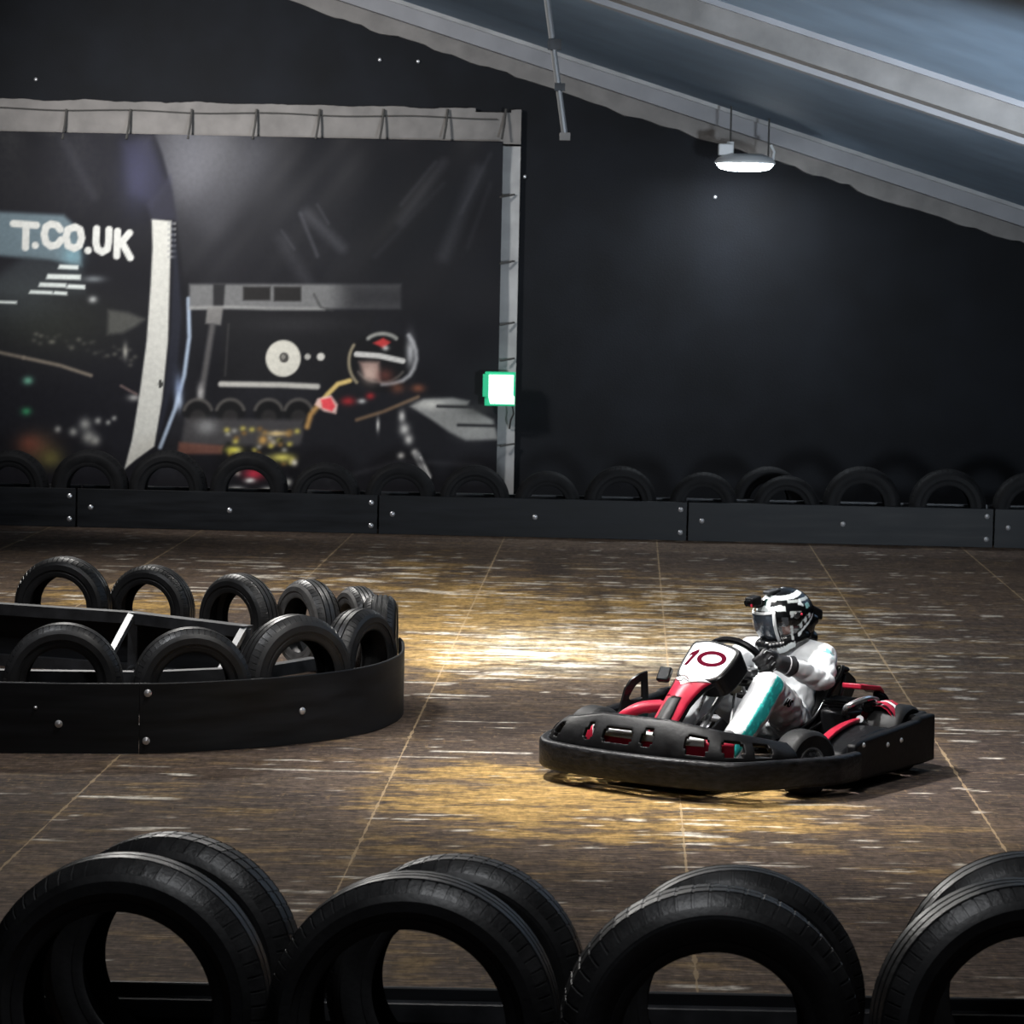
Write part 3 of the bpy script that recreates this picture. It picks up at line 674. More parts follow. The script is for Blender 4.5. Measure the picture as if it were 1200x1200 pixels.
    E(360.5, 418, 3.6, 3.6, (160, 158, 152), 1, .3); E(376, 418, 4.6, 4.6, (190, 187, 180), 1, .3)
    S([(259, 450), (330, 451), (372, 453)], 6.5, (180, 177, 170), .95, 2)
    for (x) in (232, 270, 315, 350):
        E(x, 482, 18, 14, (20, 20, 21), .95, .2); ARC(x, 486, 17, 18, 200, 340, 4, (96, 92, 88), .7, 2); E(x, 488, 9, 8, (44, 42, 42), .8, .3)
    P([(217, 490), (355, 492), (355, 522), (212, 522)], (66, 64, 65), .9, 4); G(242, 500, 12, 9, (130, 130, 130), .9); P([(210, 518), (262, 522), (260, 532), (208, 532)], (116, 76, 64), .8, 3)
    for i in range(60):
        G(265+rng.random()*85, 500+rng.random()*55, 3.5, 3, [(190, 176, 84), (24, 24, 24), (150, 148, 140), (120, 90, 50)][i % 4], .8)
    for (x, y, r, q, c) in ((274, 527, 9, 4, (214, 206, 84)), (325, 508, 13, 3, (196, 170, 120)), (308, 516, 5, 5, (180, 140, 80)), (330, 536, 14, 5, (200, 190, 96)), (298, 555, 12, 7, (178, 46, 64)), (293, 563, 6, 3, (220, 220, 216)), (277, 574, 9, 4, (220, 220, 216)), (314, 575, 8, 4, (220, 220, 216)), (345, 542, 4, 4, (210, 205, 190)), (338, 565, 4, 4, (170, 170, 165)), (390, 575, 5, 5, (160, 160, 158)), (385, 563, 4, 4, (160, 160, 158))):
        G(x, y, r, q, c, .95)
    # racer
    P([(395, 452), (440, 448), (480, 458), (500, 480), (520, 520), (560, 600), (350, 600), (352, 520), (375, 480)], (25, 25, 29), .95, 4)
    E(449, 424, 40, 36, (20, 20, 22), 1, .06); S([(479+0, 393), (484, 401), (487.5, 411), (488, 421), (485, 432), (480, 440), (472, 446), (462, 449), (448, 450)], 4.5, (150, 150, 152), .9, 2.5); G(481, 412, 5, 18, (190, 190, 192), .8)
    ARC(440, 424, 31, 34, 135, 215, 3.5, (160, 148, 122), .8, 1.8); ARC(446, 424, 30, 24, 30, 150, 3, (110, 104, 98), .6, 2); S([(418, 415), (445, 417), (472, 423)], 6.5, (196, 194, 190), .95, 1.5)
    P([(421, 424), (444, 424), (446, 447), (428, 442)], (160, 132, 122), .85, 4); G(434, 438, 9, 11, (196, 170, 158), .8); G(452, 440, 9, 8, (92, 52, 46), .8)
    ARC(448, 404, 20, 13, 215, 325, 4.5, (156, 156, 150), .85, 2); P([(437, 402), (449, 396), (458, 401), (450, 408)], (190, 58, 58), .9, 2); G(452, 408, 4, 3, (200, 200, 196), .8)
    G(466, 455, 8, 6, (110, 66, 50), .7); G(490, 455, 8, 5, (130, 78, 58), .8); S([(418, 492), (450, 482), (490, 465)], 4, (120, 96, 74), .8, 2)
    S([(410, 446), (396, 450), (384, 462), (374, 474)], 5.5, (206, 178, 112), .95, 2); S([(374, 474), (364, 486), (360, 500)], 6, (196, 150, 88), .8, 3)
    P([(372, 467), (388, 463), (396, 474), (394, 485), (380, 482), (369, 474)], (228, 190, 180), .9, 2); P([(376, 468), (388, 466), (393, 476), (389, 482), (378, 478)], (222, 70, 78), .95, 2)
    G(408, 470, 8, 5, (150, 40, 44), .9); G(424, 470, 5, 3, (190, 190, 188), .8); G(434, 464, 5, 4, (150, 40, 44), .9)
    for (x, y, r, q) in ((471, 488, 4, 7), (474, 503, 6, 7), (479, 515, 5, 6), (486, 530, 4, 4), (443, 498, 2, 8), (470, 534, 4, 4)):
        G(x, y, r, q, (190, 188, 184), .95)
    S([(489, 534), (501, 558)], 9, (150, 150, 150), .9, 2); S([(493, 536), (504, 560)], 2, (220, 220, 218), .8)
    P([(481, 476), (496, 468), (530, 466), (550, 470), (548, 476), (578, 492), (584, 515), (546, 516), (526, 506), (506, 492)], (138, 138, 136), .95, 3); G(505, 474, 18, 6, (200, 198, 192), .8); G(555, 505, 20, 10, (165, 165, 163), .5)
    S([(513, 476), (552, 477)], 4, (44, 44, 46), .9); S([(537, 498), (580, 499)], 4, (44, 44, 46), .9); G(560, 480, 20, 8, (60, 60, 60), .6)
    S([(400, 560), (470, 540), (560, 545)], 5, (50, 50, 54), .6, 4)
    # cloth
    Zd = .010*np.sin((X+Y*.9)/17)*blob(X, Y, 520, 230, 110, 120)+.012*(np_noise(X, Y, 5, .012, .02)-.5)+.006*(np_noise(X+Y*.8, Y-X*.2, 9, .05, .008)-.5)*blob(X, Y, 400, 240, 260, 130)
    Zd += .012*np.cos((X-20)/37*2*math.pi/2)*np.exp(-np.maximum(Y-160, 0)/30)
    X3[:, 1] += Zd-.012
    me = bpy.data.meshes.new('printed_sheet'); nx, ny = len(xs), len(zs); idx = np.arange(nx*ny).reshape(ny, nx)
    q = np.stack([idx[:-1, :-1], idx[:-1, 1:], idx[1:, 1:], idx[1:, :-1]], -1).reshape(-1, 4); L3 = X3-np.array(bo)
    me.vertices.add(len(L3)); me.vertices.foreach_set('co', L3.ravel()); me.loops.add(q.size); me.loops.foreach_set('vertex_index', q.ravel().astype(np.int32))
    me.polygons.add(len(q)); me.polygons.foreach_set('loop_start', np.arange(0, q.size, 4, dtype=np.int32)); me.update(calc_edges=True)
    A = np.clip(A, 0, 255)/255; Al = np.where(A <= .04045, A/12.92, ((A+.055)/1.055)**2.4)
    at = me.color_attributes.new('col', 'FLOAT_COLOR', 'POINT'); F4 = np.ones((len(Al), 4), np.float32); F4[:, :3] = Al*PRINT_GAIN; at.data.foreach_set('color', F4.ravel())
    me.materials.append(MT['printed']); me.polygons.foreach_set('use_smooth', [True]*len(me.polygons))
    o = bpy.data.objects.new('printed_sheet', me); C.objects.link(o); o.parent = ban
    o['label'] = 'dark print with a helmeted racer, white letters and a white visor stripe'
    s_ = o.modifiers.new('thickness', 'SOLIDIFY'); s_.thickness = .002
PRINT_GAIN = 1.1
make_print()
# grey border boards
zt0 = on_y(300, 122, 27.45).z; ztb = on_y(300, 166, 27.45).z
xr0 = on_y(586, 300, 27.45).x; xr1 = on_y(607.5, 300, 27.45).x
b = MB(); n = 120; x0 = -5.4
for i in range(n):
    xa = x0+(xr1-x0)*i/n; xb = x0+(xr1-x0)*(i+1)/n
    f = lambda x: zt0+.018*noise.noise((x*3, 0, 0))+.012*noise.noise((x*11, 2, 0))
    if xa > -.42 and xb < -.06: f = lambda x: zt0-.03
    ya, yb_ = 27.44, 27.49
    b.hexa([(xa, ya, 3.30), (xb, ya, 3.30), (xb, ya, f(xb)), (xa, ya, f(xa))], [(xa, yb_, 3.30), (xb, yb_, 3.30), (xb, yb_, f(xb)), (xa, yb_, f(xa))])
b.v = [p-bo for p in b.v]; b.build('top_border', MT['grey_board'], ban, 0)
b = MB(); b.box(V(((xr0-.1+xr1)/2, 27.465, 1.72))-bo, (xr1-xr0+.1, .05, 3.2)); b.build('side_border', MT['side_board'], ban, 0, label='pale vertical board at the right end of the banner')
zc = on_y(300, 133, 27.42).z
MB().tube([V((x, 27.425, zc+.008*math.sin(x*5)))-bo for x in np.arange(-5.3, -.05, .15)], .006, 6).build('cable', MT['cord'], ban)
for x in (75, 150, 222, 298, 372, 447, 522, 590):
    a = on_y(x+3, 128, 27.42); c = on_y(x-2, 163, 27.34)
    MB().tube([a-bo, a.lerp(c, .5)-bo+V((.004, 0, 0)), c-bo], .011, 6).build('lacing_cord', MT['cord'], ban)
for y in (228, 306, 378, 420, 520):
    a = on_y(603, y, 27.42); c = on_y(586, y+3, 27.34)
    MB().tube([a-bo, c-bo], .009, 6).build('lacing_cord', MT['cord'], ban)

# ------------------------------------------------------------------ exit sign
p = on_y(586, 456, 27.15); sg = empty('exit_sign', (p.x, p.y, p.z-.16))
tag(sg, 'small lit green and white emergency exit sign on the right edge of the banner', 'exit sign')
MB().box((.0, .06, .16), (.27, .10, .30)).build('sign_case', MT['sign_green'], sg, bevel=.006, smooth=0)
MB().prism([(-.085, .03), (.128, .03), (.128, .09), (.115, .11), (.118, .285), (-.10, .285), (-.10, .09)], (0, .008, 0), (1, 0, 0), (0, 0, 1), (0, -.012, 0)).build('lit_panel', MT['sign_white'], sg, smooth=0, label='bright white lit face')
MB().box((-.128, .0, .19), (.05, .06, .20)).build('side_panel', MT['sign_green'], sg, bevel=.005, smooth=0)
MB().tube([(.11, .09, .03), (.125, .1, -.06), (.10, .15, -.12), (.09, .27, -.2)], .008, 6).build('cable', MT['cord'], sg)

# ------------------------------------------------------------------ ceiling lamp
p = on_y(873, 191, 26.75); lp_ = empty('ceiling_lamp', p)
tag(lp_, 'bright white round LED lamp hanging under the roof edge above the black wall', 'lamp')
MB().lathe([(.0001, .075), (.16, .075), (.235, .045), (.262, .012), (.262, -.006), (.245, -.01)], 36, (0, 0, 0), (0, 0, 1)).build('housing', MT['lamp_body'], lp_)
MB().lathe([(.0001, -.07), (.14, -.067), (.21, -.052), (.244, -.016), (.244, .0)], 36, (0, 0, 0), (0, 0, 1)).build('lens', MT['lens'], lp_, label='glowing white lens')
MB().box((-.17, -.02, .11), (.13, .12, .10)).build('driver_box', MT['lamp_body'], lp_, bevel=.01, smooth=0)
MB().tube([(-.13, 0, .14), (-.13, 0, .18)], .03, 8).tube([(.24, 0, .02), (.25, 0, .10), (.22, 0, .16)], .012, 6).build('bracket', MT['lamp_body'], lp_)
zz = zr(p.x+.2)-p.z
MB().tube([(.2, 0, .06), (.2, 0, zz)], .008, 6).tube([(-.13, 0, .16), (-.13, 0, zr(p.x-.13)-p.z)], .008, 6).build('suspension_wire', MT['cord'], lp_)
l = bpy.data.lights.new('lamp_glow', 'AREA'); l.shape = 'DISK'; l.size = .46; l.energy = 24; l.color = (.85, .93, 1)
o = bpy.data.objects.new('lamp_glow', l); C.objects.link(o); o.parent = lp_; o.location = (0, 0, -.085)

# hanging conduit
a = on_y(645, 30, 20.6); c = on_y(662, 160, 20.6); d = (a-c).normalized(); top = a+d*((zr(a.x)-a.z)/d.z)
r_ = empty('hanging_pole', top); tag(r_, 'thin grey metal pole hanging from the roof above the banner corner', 'pole')
MB().tube([(0, 0, 0), c-top], .021, 10).build('tube', MT['frame'], r_)
MB().box(c-top, (.07, .05, .05)).build('end_cap', MT['grey_board'], r_, 0)
m_ = on_y(650, 52, 20.6)-top; MB().box(m_, (.09, .06, .07)).build('clamp', MT['steel'], r_, 0)
m_ = on_y(656, 102, 20.6)-top; MB().box(m_, (.07, .05, .05)).build('clamp', MT['steel'], r_, 0)

# ------------------------------------------------------------------ the kart (x forward, y driver's left, z up)
KO = V((.959, 13.583, 0)); KZ = math.atan2(-math.cos(math.radians(34)), -math.sin(math.radians(34)))
kart = empty('go_kart', KO, KZ)
tag(kart, 'black and red racing kart with a white number 10 plate on the track', 'go-kart')
def curve(P, n=8): return smooth_path(P, n)
def rrect(w_, h, r, n=3):
    out = []
    for cx, cy, a0 in ((w_/2-r, -h/2+r, -90), (w_/2-r, h/2-r, 0), (-w_/2+r, h/2-r, 90), (-w_/2+r, -h/2+r, 180)):
        for k in range(n+1):
            a = math.radians(a0+90*k/n); out.append((cx+r*math.cos(a), cy+r*math.sin(a)))
    return out
band = curve([(.03, -.655, 0), (.22, -.66, 0), (.40, -.635, 0), (.58, -.565, 0), (.685, -.45, 0), (.735, -.22, 0), (.75, 0, 0), (.74, .20, 0), (.70, .38, 0), (.64, .47, 0), (.45, .575, 0), (.25, .675, 0), (.17, .695, 0), (.05, .70, 0)], 6)
MB().sweep([p+V((0, 0, .119)) for p in band], rrect(.05, .125, .018)).build('front_bumper', MT['kart_scuff'], kart, label='scuffed black plastic front bumper')
# slotted guard rising from the bumper
gp = curve([(.26, -.60, 0), (.40, -.58, 0), (.55, -.51, 0), (.635, -.40, 0), (.675, -.2, 0), (.69, 0, 0), (.68, .2, 0), (.645, .34, 0), (.57, .43, 0), (.46, .515, 0), (.37, .56, 0)], 12)
N = len(gp)-1; L_ = [0]
for i in range(N): L_.append(L_[-1]+(gp[i+1]-gp[i]).length)
tot = L_[-1]
def gtop(t):  # height of the upper edge along the bumper
    pts = ((0, .225), (.15, .255), (.30, .285), (.40, .315), (.62, .318), (.72, .300), (.86, .268), (1, .225))
    for (a, ha), (b_, hb) in zip(pts[:-1], pts[1:]):
        if a <= t <= b_: return ha+(hb-ha)*(t-a)/(b_-a)
    return .22
holes = [(.105, .145, .2, .8), (.165, .205, .2, .8), (.225, .265, .2, .78), (.36, .395, .24, .72), (.425, .525, .26, .70), (.555, .595, .24, .72), (.685, .755, .2, .74), (.785, .845, .2, .74), (.87, .925, .2, .72)]
b = MB(); nu, nvv = 150, 12; vs = []; fs = []
def gpos(t):
    s_ = t*tot
    for i in range(N):
        if L_[i+1] >= s_: return gp[i].lerp(gp[i+1], (s_-L_[i])/(L_[i+1]-L_[i]))
    return gp[-1]
for i in range(nu+1):
    t = i/nu; p = gpos(t); q = gpos(min(1, t+.004))-gpos(max(0, t-.004)); q.normalize(); inn = V((-q.y, q.x, 0))
    for j in range(nvv+1):
        s_ = j/nvv; z = .175+(gtop(t)-.175)*s_; off = .075*s_*s_
        p2 = p+inn*(off-.03); vs.append((p2.x, p2.y, z))
for i in range(nu):
    for j in range(nvv):
        t = (i+.5)/nu; s_ = (j+.5)/nvv; hole = False
        for a, c_, s0, s1 in holes:
            e = .006
            if a < t < c_ and s0 < s_ < s1:
                if not ((t < a+e or t > c_-e) and (s_ < s0+.1 or s_ > s1-.1)): hole = True
        if not hole: fs.append((i*(nvv+1)+j, (i+1)*(nvv+1)+j, (i+1)*(nvv+1)+j+1, i*(nvv+1)+j+1))
b.add(vs, fs); g = b.build('bumper_guard', MT['kart_black'], kart)
s_ = g.modifiers.new('s', 'SOLIDIFY'); s_.thickness = .02; s_.offset = 0
bv = g.modifiers.new('b', 'BEVEL'); bv.width = .004; bv.segments = 2
rail = []
for i in range(60):
    t = i/59; p = gpos(t); q = (gpos(min(1, t+.01))-gpos(max(0, t-.01))).normalized(); p2 = p+V((-q.y, q.x, 0))*.045; rail.append((p2.x, p2.y, gtop(t)))
MB().tube(rail, .011, 8).build('guard_rail', MT['kart_scuff'], kart)
# inner nose spoiler seen through the slots
sp = curve([(.50, -.40, .2), (.57, -.25, .2), (.60, 0, .2), (.58, .22, .2), (.52, .36, .2)], 6)
sp_o = MB().sweep(sp, rrect(.05, .09, .02)).build('nose_spoiler', MT['red'], kart)
MB().sweep([p+V((.004, 0, .036)) for p in sp[6:20]], rrect(.056, .036, .008)).build('white_stripe', MT['white'], sp_o, label='white stripe')
MB().box((.545, -.30, .225), (.06, .05, .07)).build('white_stripe', MT['white'], sp_o, bevel=.008, label='white stripe')
# right front red fin piece
fr = MB().sweep(curve([(.30, -.14, .325), (.35, -.20, .318), (.38, -.25, .295), (.385, -.28, .268)], 6), rrect(.08, .05, .02)); 
fr.build('red_cowl', MT['red'], kart)
MB().tube([(.50, -.36, .285), (.53, -.10, .275)], .009, 8).tube([(.53, -.38, .268), (.56, -.12, .258)], .009, 8).build('cross_tube', MT['frame'], kart)
# fin with a cut-out: outline in (fore-aft, height)
def ring_prism(mb, outer_, inner_, o, ux, uy, d):
    o = V(o); ux = V(ux); uy = V(uy); d = V(d); n = len(outer_); vs = []
    for P_, k in ((outer_, 0), (inner_, 0), (outer_, 1), (inner_, 1)):
        vs += [o+ux*x+uy*y+d*k for x, y in P_]
    fs = []
    for i in range(n):
        j = (i+1) % n
        fs += [(i, j, n+j, n+i), (2*n+i, 3*n+i, 3*n+j, 2*n+j), (i, 2*n+i, 2*n+j, j), (n+i, n+j, 3*n+j, 3*n+i)]
    return mb.add(vs, fs)
def plane_px(px, py, o, n):  # pixel -> point on a kart-local plane
    R = Matrix.Rotation(KZ, 3, 'Z'); O_ = R @ V(o)+KO; nn = R @ V(n); d = rayd(px, py); t = (O_-cO).dot(nn)/d.dot(nn)
    return R.transposed() @ (cO+d*t-KO)
fo = [plane_px(x, y, (.28, -.40, 0), (-.5, .2, 1) if 0 else (.62, .78, 0)) for x, y in ((757, 786), (748, 789), (738, 796), (731, 807), (727, 822), (724, 835), (740, 834), (750, 842), (757, 848), (758, 812))]
fi = [plane_px(x, y, (.28, -.40, 0), (.62, .78, 0)) for x, y in ((751, 797), (747, 799), (742, 804), (738, 811), (735, 817), (737, 820), (743, 819), (748, 819), (751, 817), (751, 807))]
vs = []; nfn = V((.62, .78, 0)).normalized()*.022
b = MB(); n = len(fo)
for P_, k in ((fo, 0), (fi, 0), (fo, 1), (fi, 1)): vs += [p+nfn*k for p in P_]
fs = []
for i in range(n):
    j = (i+1) % n; fs += [(i, j, n+j, n+i), (2*n+i, 3*n+i, 3*n+j, 2*n+j), (i, 2*n+i, 2*n+j, j), (n+i, n+j, 3*n+j, 3*n+i)]
b.add(vs, fs).build('side_fin', MT['kart_gloss'], kart)
def smooth2(P, n=4):
    P = [V((x, y, 0)) for x, y in P]; m_ = len(P); out = []
    for i in range(m_):
        p0, p1, p2, p3 = P[i-1], P[i], P[(i+1) % m_], P[(i+2) % m_]
        for k in range(n):
            t = k/n; q = .5*((2*p1)+(p2-p0)*t+(2*p0-5*p1+4*p2-p3)*t*t+(3*p1-p0-3*p2+p3)*t**3); out.append((q.x, q.y))
    return out
# raised left flank of the bucket seat
sd = [plane_px(x, y, (0, .205, 0), (0, 1, 0)) for x, y in smooth2([(987, 786), (994, 790), (1000, 800), (992, 822), (978, 846), (962, 862), (938, 874), (915, 872), (914, 866), (930, 862), (948, 850), (960, 832), (970, 810), (978, 795)], 3)]
b = MB(); n = len(sd); b.add(sd+[p+V((0, .018, 0)) for p in sd], [list(range(n)), [n+i for i in range(n)][::-1]]+[(i, (i+1) % n, n+(i+1) % n, n+i) for i in range(n)])
b.build('seat_side', MT['kart_gloss'], kart, bevel=.004)
# wheels
def wheel(x, y, r, wd, steer, out):
    h = empty('wheel', (x, y, r), math.radians(steer), kart)
    pr = [(r-.035, -wd/2+.004), (r-.018, -wd/2), (r-.005, -wd/2+.010), (r, -wd/2+.025), (r, wd/2-.025), (r-.005, wd/2-.01), (r-.018, wd/2), (r-.035, wd/2-.004), (.07, wd/2-.012), (.07, -wd/2+.012)]
    MB().lathe(pr, 40, closed=True).build('tyre', MT['kart_tyre'], h)
    MB().lathe([(.070, -wd/2+.010), (.070, wd/2-.010), (.062, wd/2-.012), (.055, wd/2-.03), (.03, wd/2-.035), (.0005, wd/2-.03), (.0005, -wd/2+.03), (.03, -wd/2+.035), (.055, -wd/2+.03), (.062, -wd/2+.012)], 30, closed=True).build('rim', MT['chrome'], h, label='silver rim')
    b = MB()
    for k in range(3):
        a = 2*math.pi*k/3+.3; b.tube([(.042*math.cos(a), out*(wd/2-.034), .042*math.sin(a)), (.042*math.cos(a), out*(wd/2-.018), .042*math.sin(a))], .007, 6)
    b.tube([(0, out*(wd/2-.04), 0), (0, out*(wd/2-.008), 0)], .018, 10); b.build('hub', MT['kart_grey'], h)
wheel(.225, .535, .14, .13, -18, 1); wheel(.225, -.525, .14, .13, -18, -1)
wheel(-.64, .53, .15, .17, 0, 1); wheel(-.64, -.53, .15, .17, 0, -1)
# front wheel cover
b = MB(); vs = []
for i in range(9):
    a = math.radians(20+i*15); 
    for y in (.44, .47, .575, .60): vs.append((.225+.150*math.cos(a), y, .135+(.148 if .45 < y < .59 else .14)*math.sin(a)))
# chassis
b = MB()
b.tube(curve([(.58, .30, .07), (.30, .33, .06), (-.30, .33, .06), (-.70, .30, .07)], 4), .016, 8).tube(curve([(.58, -.30, .07), (.30, -.33, .06), (-.30, -.33, .06), (-.70, -.30, .07)], 4), .016, 8)
for x in (.58, .25, -.1, -.7): b.tube([(x, -.32, .065), (x, .32, .065)], .015, 8)
b.tube([(.235, -.44, .12), (.235, .44, .12)], .014, 8).tube([(-.60, -.46, .145), (-.60, .46, .145)], .019, 10)
b.tube([(.02, .50, .09), (.02, -.50, .09)], .014, 8).tube([(-.30, .60, .10), (-.30, -.6, .10)], .014, 8)
b.build('chassis_frame', MT['frame'], kart)
MB().prism([(.60, -.24), (.60, .24), (-.15, .30), (-.15, -.30)], (0, 0, .042), (1, 0, 0), (0, 1, 0), (0, 0, .006)).build('floor_tray', MT['kart_grey'], kart, 0)
# side pods and outer guards
for sg_ in (1, -1):
    def yy(p): return [(x, sg_*y, z) for x, y, z in p]
    out = [(.05, .05), (.065, .12), (.05, .165), (-.02, .190), (-.15, .215), (-.32, .23), (-.42, .225), (-.45, .16), (-.44, .05)]
    pod = MB().prism([(a, z) for a, z in out], (0, sg_*.43, 0), (1, 0, 0), (0, 0, 1), (0, sg_*.205, 0)).build('side_pod', MT['kart_black'], kart, bevel=.018)
    top = curve(yy([(.10, .545, .165), (.07, .535, .190), (-.02, .512, .212), (-.15, .492, .232), (-.30, .475, .243), (-.45, .462, .243)]), 6)
    MB().sweep(top, lambda t: rrect(.036*(.5+1.3*t*(1-t)*2), .02, .006)).build('pod_trim', MT['red'], kart, label='red curved trim on the side pod')
    # outer guard: plain tall plastic board, a little higher at the rear
    gl = [(.05, .045), (.05, .205), (-.02, .222), (-.40, .240), (-.56, .248), (-.58, .262), (-.72, .262), (-.725, .05), (-.60, .045)]
    gu = MB().prism(gl, (0, sg_*.645, 0), (1, 0, 0), (0, 0, 1), (0, sg_*.05, 0)).build('side_guard', MT['kart_black'], kart, bevel=.012)
    for (a, z) in ((-.25, .175), (-.38, .18), (-.02, .20)):
        MB().lathe([(.0001, .008), (.008, .006), (.012, 0)], 10, (a, sg_*.695, z), (0, sg_, 0)).build('bolt', MT['bolt'], gu)
MB().sweep(curve([(-.60, .64, .16), (-.70, .63, .16), (-.75, .55, .16), (-.765, 0, .16), (-.75, -.55, .16), (-.70, -.63, .16), (-.60, -.64, .16)], 5), rrect(.05, .21, .02)).build('rear_bumper', MT['kart_black'], kart)
# rear wheel cowl: red and white
b = MB(); vs = []
def cowl(name, x0, x1, m, lab=None):
    b = MB(); prof = []
    P1 = []; 
    for k in range(9):
        a = math.radians(15+k*17); P1.append((math.cos(a), math.sin(a)))
    vs = []; fs = []
    for i in range(5):
        x = x0+(x1-x0)*i/4; s_ = .180
        for c_, z_ in P1: vs.append((x, .50+.115*c_, .135+s_*z_))
        for c_, z_ in P1: vs.append((x, .50+.10*c_, .132+(s_-.013)*z_))
    m_ = len(P1)
    for i in range(4):
        for k in range(m_-1):
            fs.append((i*2*m_+k, i*2*m_+k+1, (i+1)*2*m_+k+1, (i+1)*2*m_+k)); fs.append((i*2*m_+m_+k, (i+1)*2*m_+m_+k, (i+1)*2*m_+m_+k+1, i*2*m_+m_+k+1))
    b.add(vs, fs); return b.build(name, m, kart, label=lab)
cowl('wheel_cowl', -.53, -.575, MT['red'], 'red band of the rear wheel cowl'); cowl('wheel_cowl', -.580, -.605, MT['white'], 'white band of the rear wheel cowl'); cowl('wheel_cowl', -.61, -.64, MT['red'], 'red band of the rear wheel cowl')
# engine
eng = empty('engine', (-.56, .305, 0), 0, kart)
MB().box((0, .01, .20), (.20, .16, .14)).build('crankcase', MT['kart_gloss'], eng, bevel=.02)
b = MB()
for k in range(6): b.box((.01, .0, .245+k*.013), (.13, .13, .005))
b.box((.01, 0, .275), (.10, .10, .08)); b.build('cylinder', MT['kart_black'], eng, bevel=.001)
MB().tube(curve([(.10, .06, .26), (.14, .10, .30), (.06, .15, .33), (-.06, .14, .31)], 5), [.014]*16, 10).build('intake_pipe', MT['chrome'], eng)
MB().ball((.02, .14, .30), (.05, .03, .04)).build('air_filter', MT['kart_gloss'], eng)
MB().ball((-.14, .12, .24), (.03, .03, .035)).build('exhaust_tip', MT['chrome'], eng)
MB().prism([(.075, -.005), (-.12, -.03), (-.16, -.05), (-.16, -.035), (-.12, -.008), (.075, .020)], (0, .03, .375), (1, 0, 0), (0, 0, 1), (0, .10, 0)).build('top_cover', MT['red'], eng, bevel=.006, label='red top cover')
MB().tube([(-.02, .13, .16), (.16, .17, .25)], .018, 10).build('silencer', MT['frame'], eng)
MB().tube(curve([(-.13, .1, .33), (-.17, .12, .30), (-.19, .13, .22)], 4), .022, 8).build('hose', MT['kart_gloss'], eng)
# seat
def seatgrid():
    spine = [(-.12, .10), (-.20, .075), (-.33, .06), (-.48, .065), (-.60, .10), (-.68, .17), (-.73, .26), (-.765, .35), (-.785, .41)]
    halfw = [.15, .175, .20, .215, .225, .235, .245, .245, .225]; rise = [.04, .07, .12, .16, .19, .18, .14, .09, .04]
    vs = []; nj = 14
    for (x, z), hwid, rs in zip(spine, halfw, rise):
        for j in range(nj+1):
            s_ = -1+2*j/nj; e = abs(s_)**2.6
            vs.append((x+e*.11*(1 if x < -.5 else .2), s_*hwid*(1+.05*e), z+e*rs))
    m_ = nj+1
    return vs, [(i*m_+j, i*m_+j+1, (i+1)*m_+j+1, (i+1)*m_+j) for i in range(len(spine)-1) for j in range(nj)]
b = MB(); b.add(*seatgrid()); o = b.build('seat', MT['kart_gloss'], kart, smooth=60)
s_ = o.modifiers.new('ss', 'SUBSURF'); s_.levels = 2; s_.render_levels = 2
s_ = o.modifiers.new('s', 'SOLIDIFY'); s_.thickness = .016; s_.offset = 0
MB().tube(curve([(-.25, .20, .13), (-.50, .25, .215), (-.60, .265, .30), (-.68, .245, .40)], 6), .010, 8).build('seat_edge', MT['kart_gloss'], kart)
MB().tube([(-.50, .215, .20), (-.62, .30, .09)], .010, 8).tube([(-.36, .205, .16), (-.40, .34, .07)], .010, 8).build('seat_stay', MT['frame'], kart)
MB().ball((-.69, .235, .425), (.022, .03, .015)).build('seat_knob', MT['kart_gloss'], kart)
# steering
sc_ = V((-.12, .0, .465)); su = V((.50, 0, .866)); sr = V((0, 1, 0))
MB().tube([sc_+su*(.155*math.sin(a))+sr*(.155*math.cos(a)) for a in np.linspace(0, 2*math.pi, 40, endpoint=False)], .016, 10, True).build('steering_wheel', MT['kart_gloss'], kart)
b = MB()
for a in (0, math.pi, -math.pi/2): b.tube([sc_, sc_+su*(.15*math.sin(a))+sr*(.15*math.cos(a))], .010, 6)
b.lathe([(.0001, .02), (.035, .018), (.04, 0), (.0001, -.01)], 16, sc_, su.cross(sr)); b.build('wheel_spokes', MT['frame'], kart)
MB().tube([sc_, (.34, 0, .10)], .014, 10).build('steering_column', MT['frame'], kart)
MB().tube([(.02, .075, .40), (.20, .13, .07)], .0085, 8).tube([(.04, -.05, .40), (.22, -.11, .07)], .0085, 8).build('column_stay', MT['chrome'], kart)
MB().box((.03, .06, .40), (.07, .07, .05)).build('column_bracket', mat('dusty_bracket', (.22, .20, .15), .7, var=.3), kart, bevel=.01)
MB().tube(curve([(-.08, .14, .43), (-.02, .13, .42), (.05, .08, .43)], 5), .018, 8).build('wiring_loom', MT['kart_gloss'], kart)
MB().box((-.04, .11, .46), (.06, .05, .035)).build('lap_display', MT['kart_grey'], kart, bevel=.006)
# pedals
for y, nm in ((.17, 'brake_pedal'), (-.15, 'throttle_pedal')):
    MB().tube([(.44, y, .06), (.42, y, .20)], .008, 8).box((.42, y, .20), (.02, .09, .03)).build(nm, MT['frame'], kart)
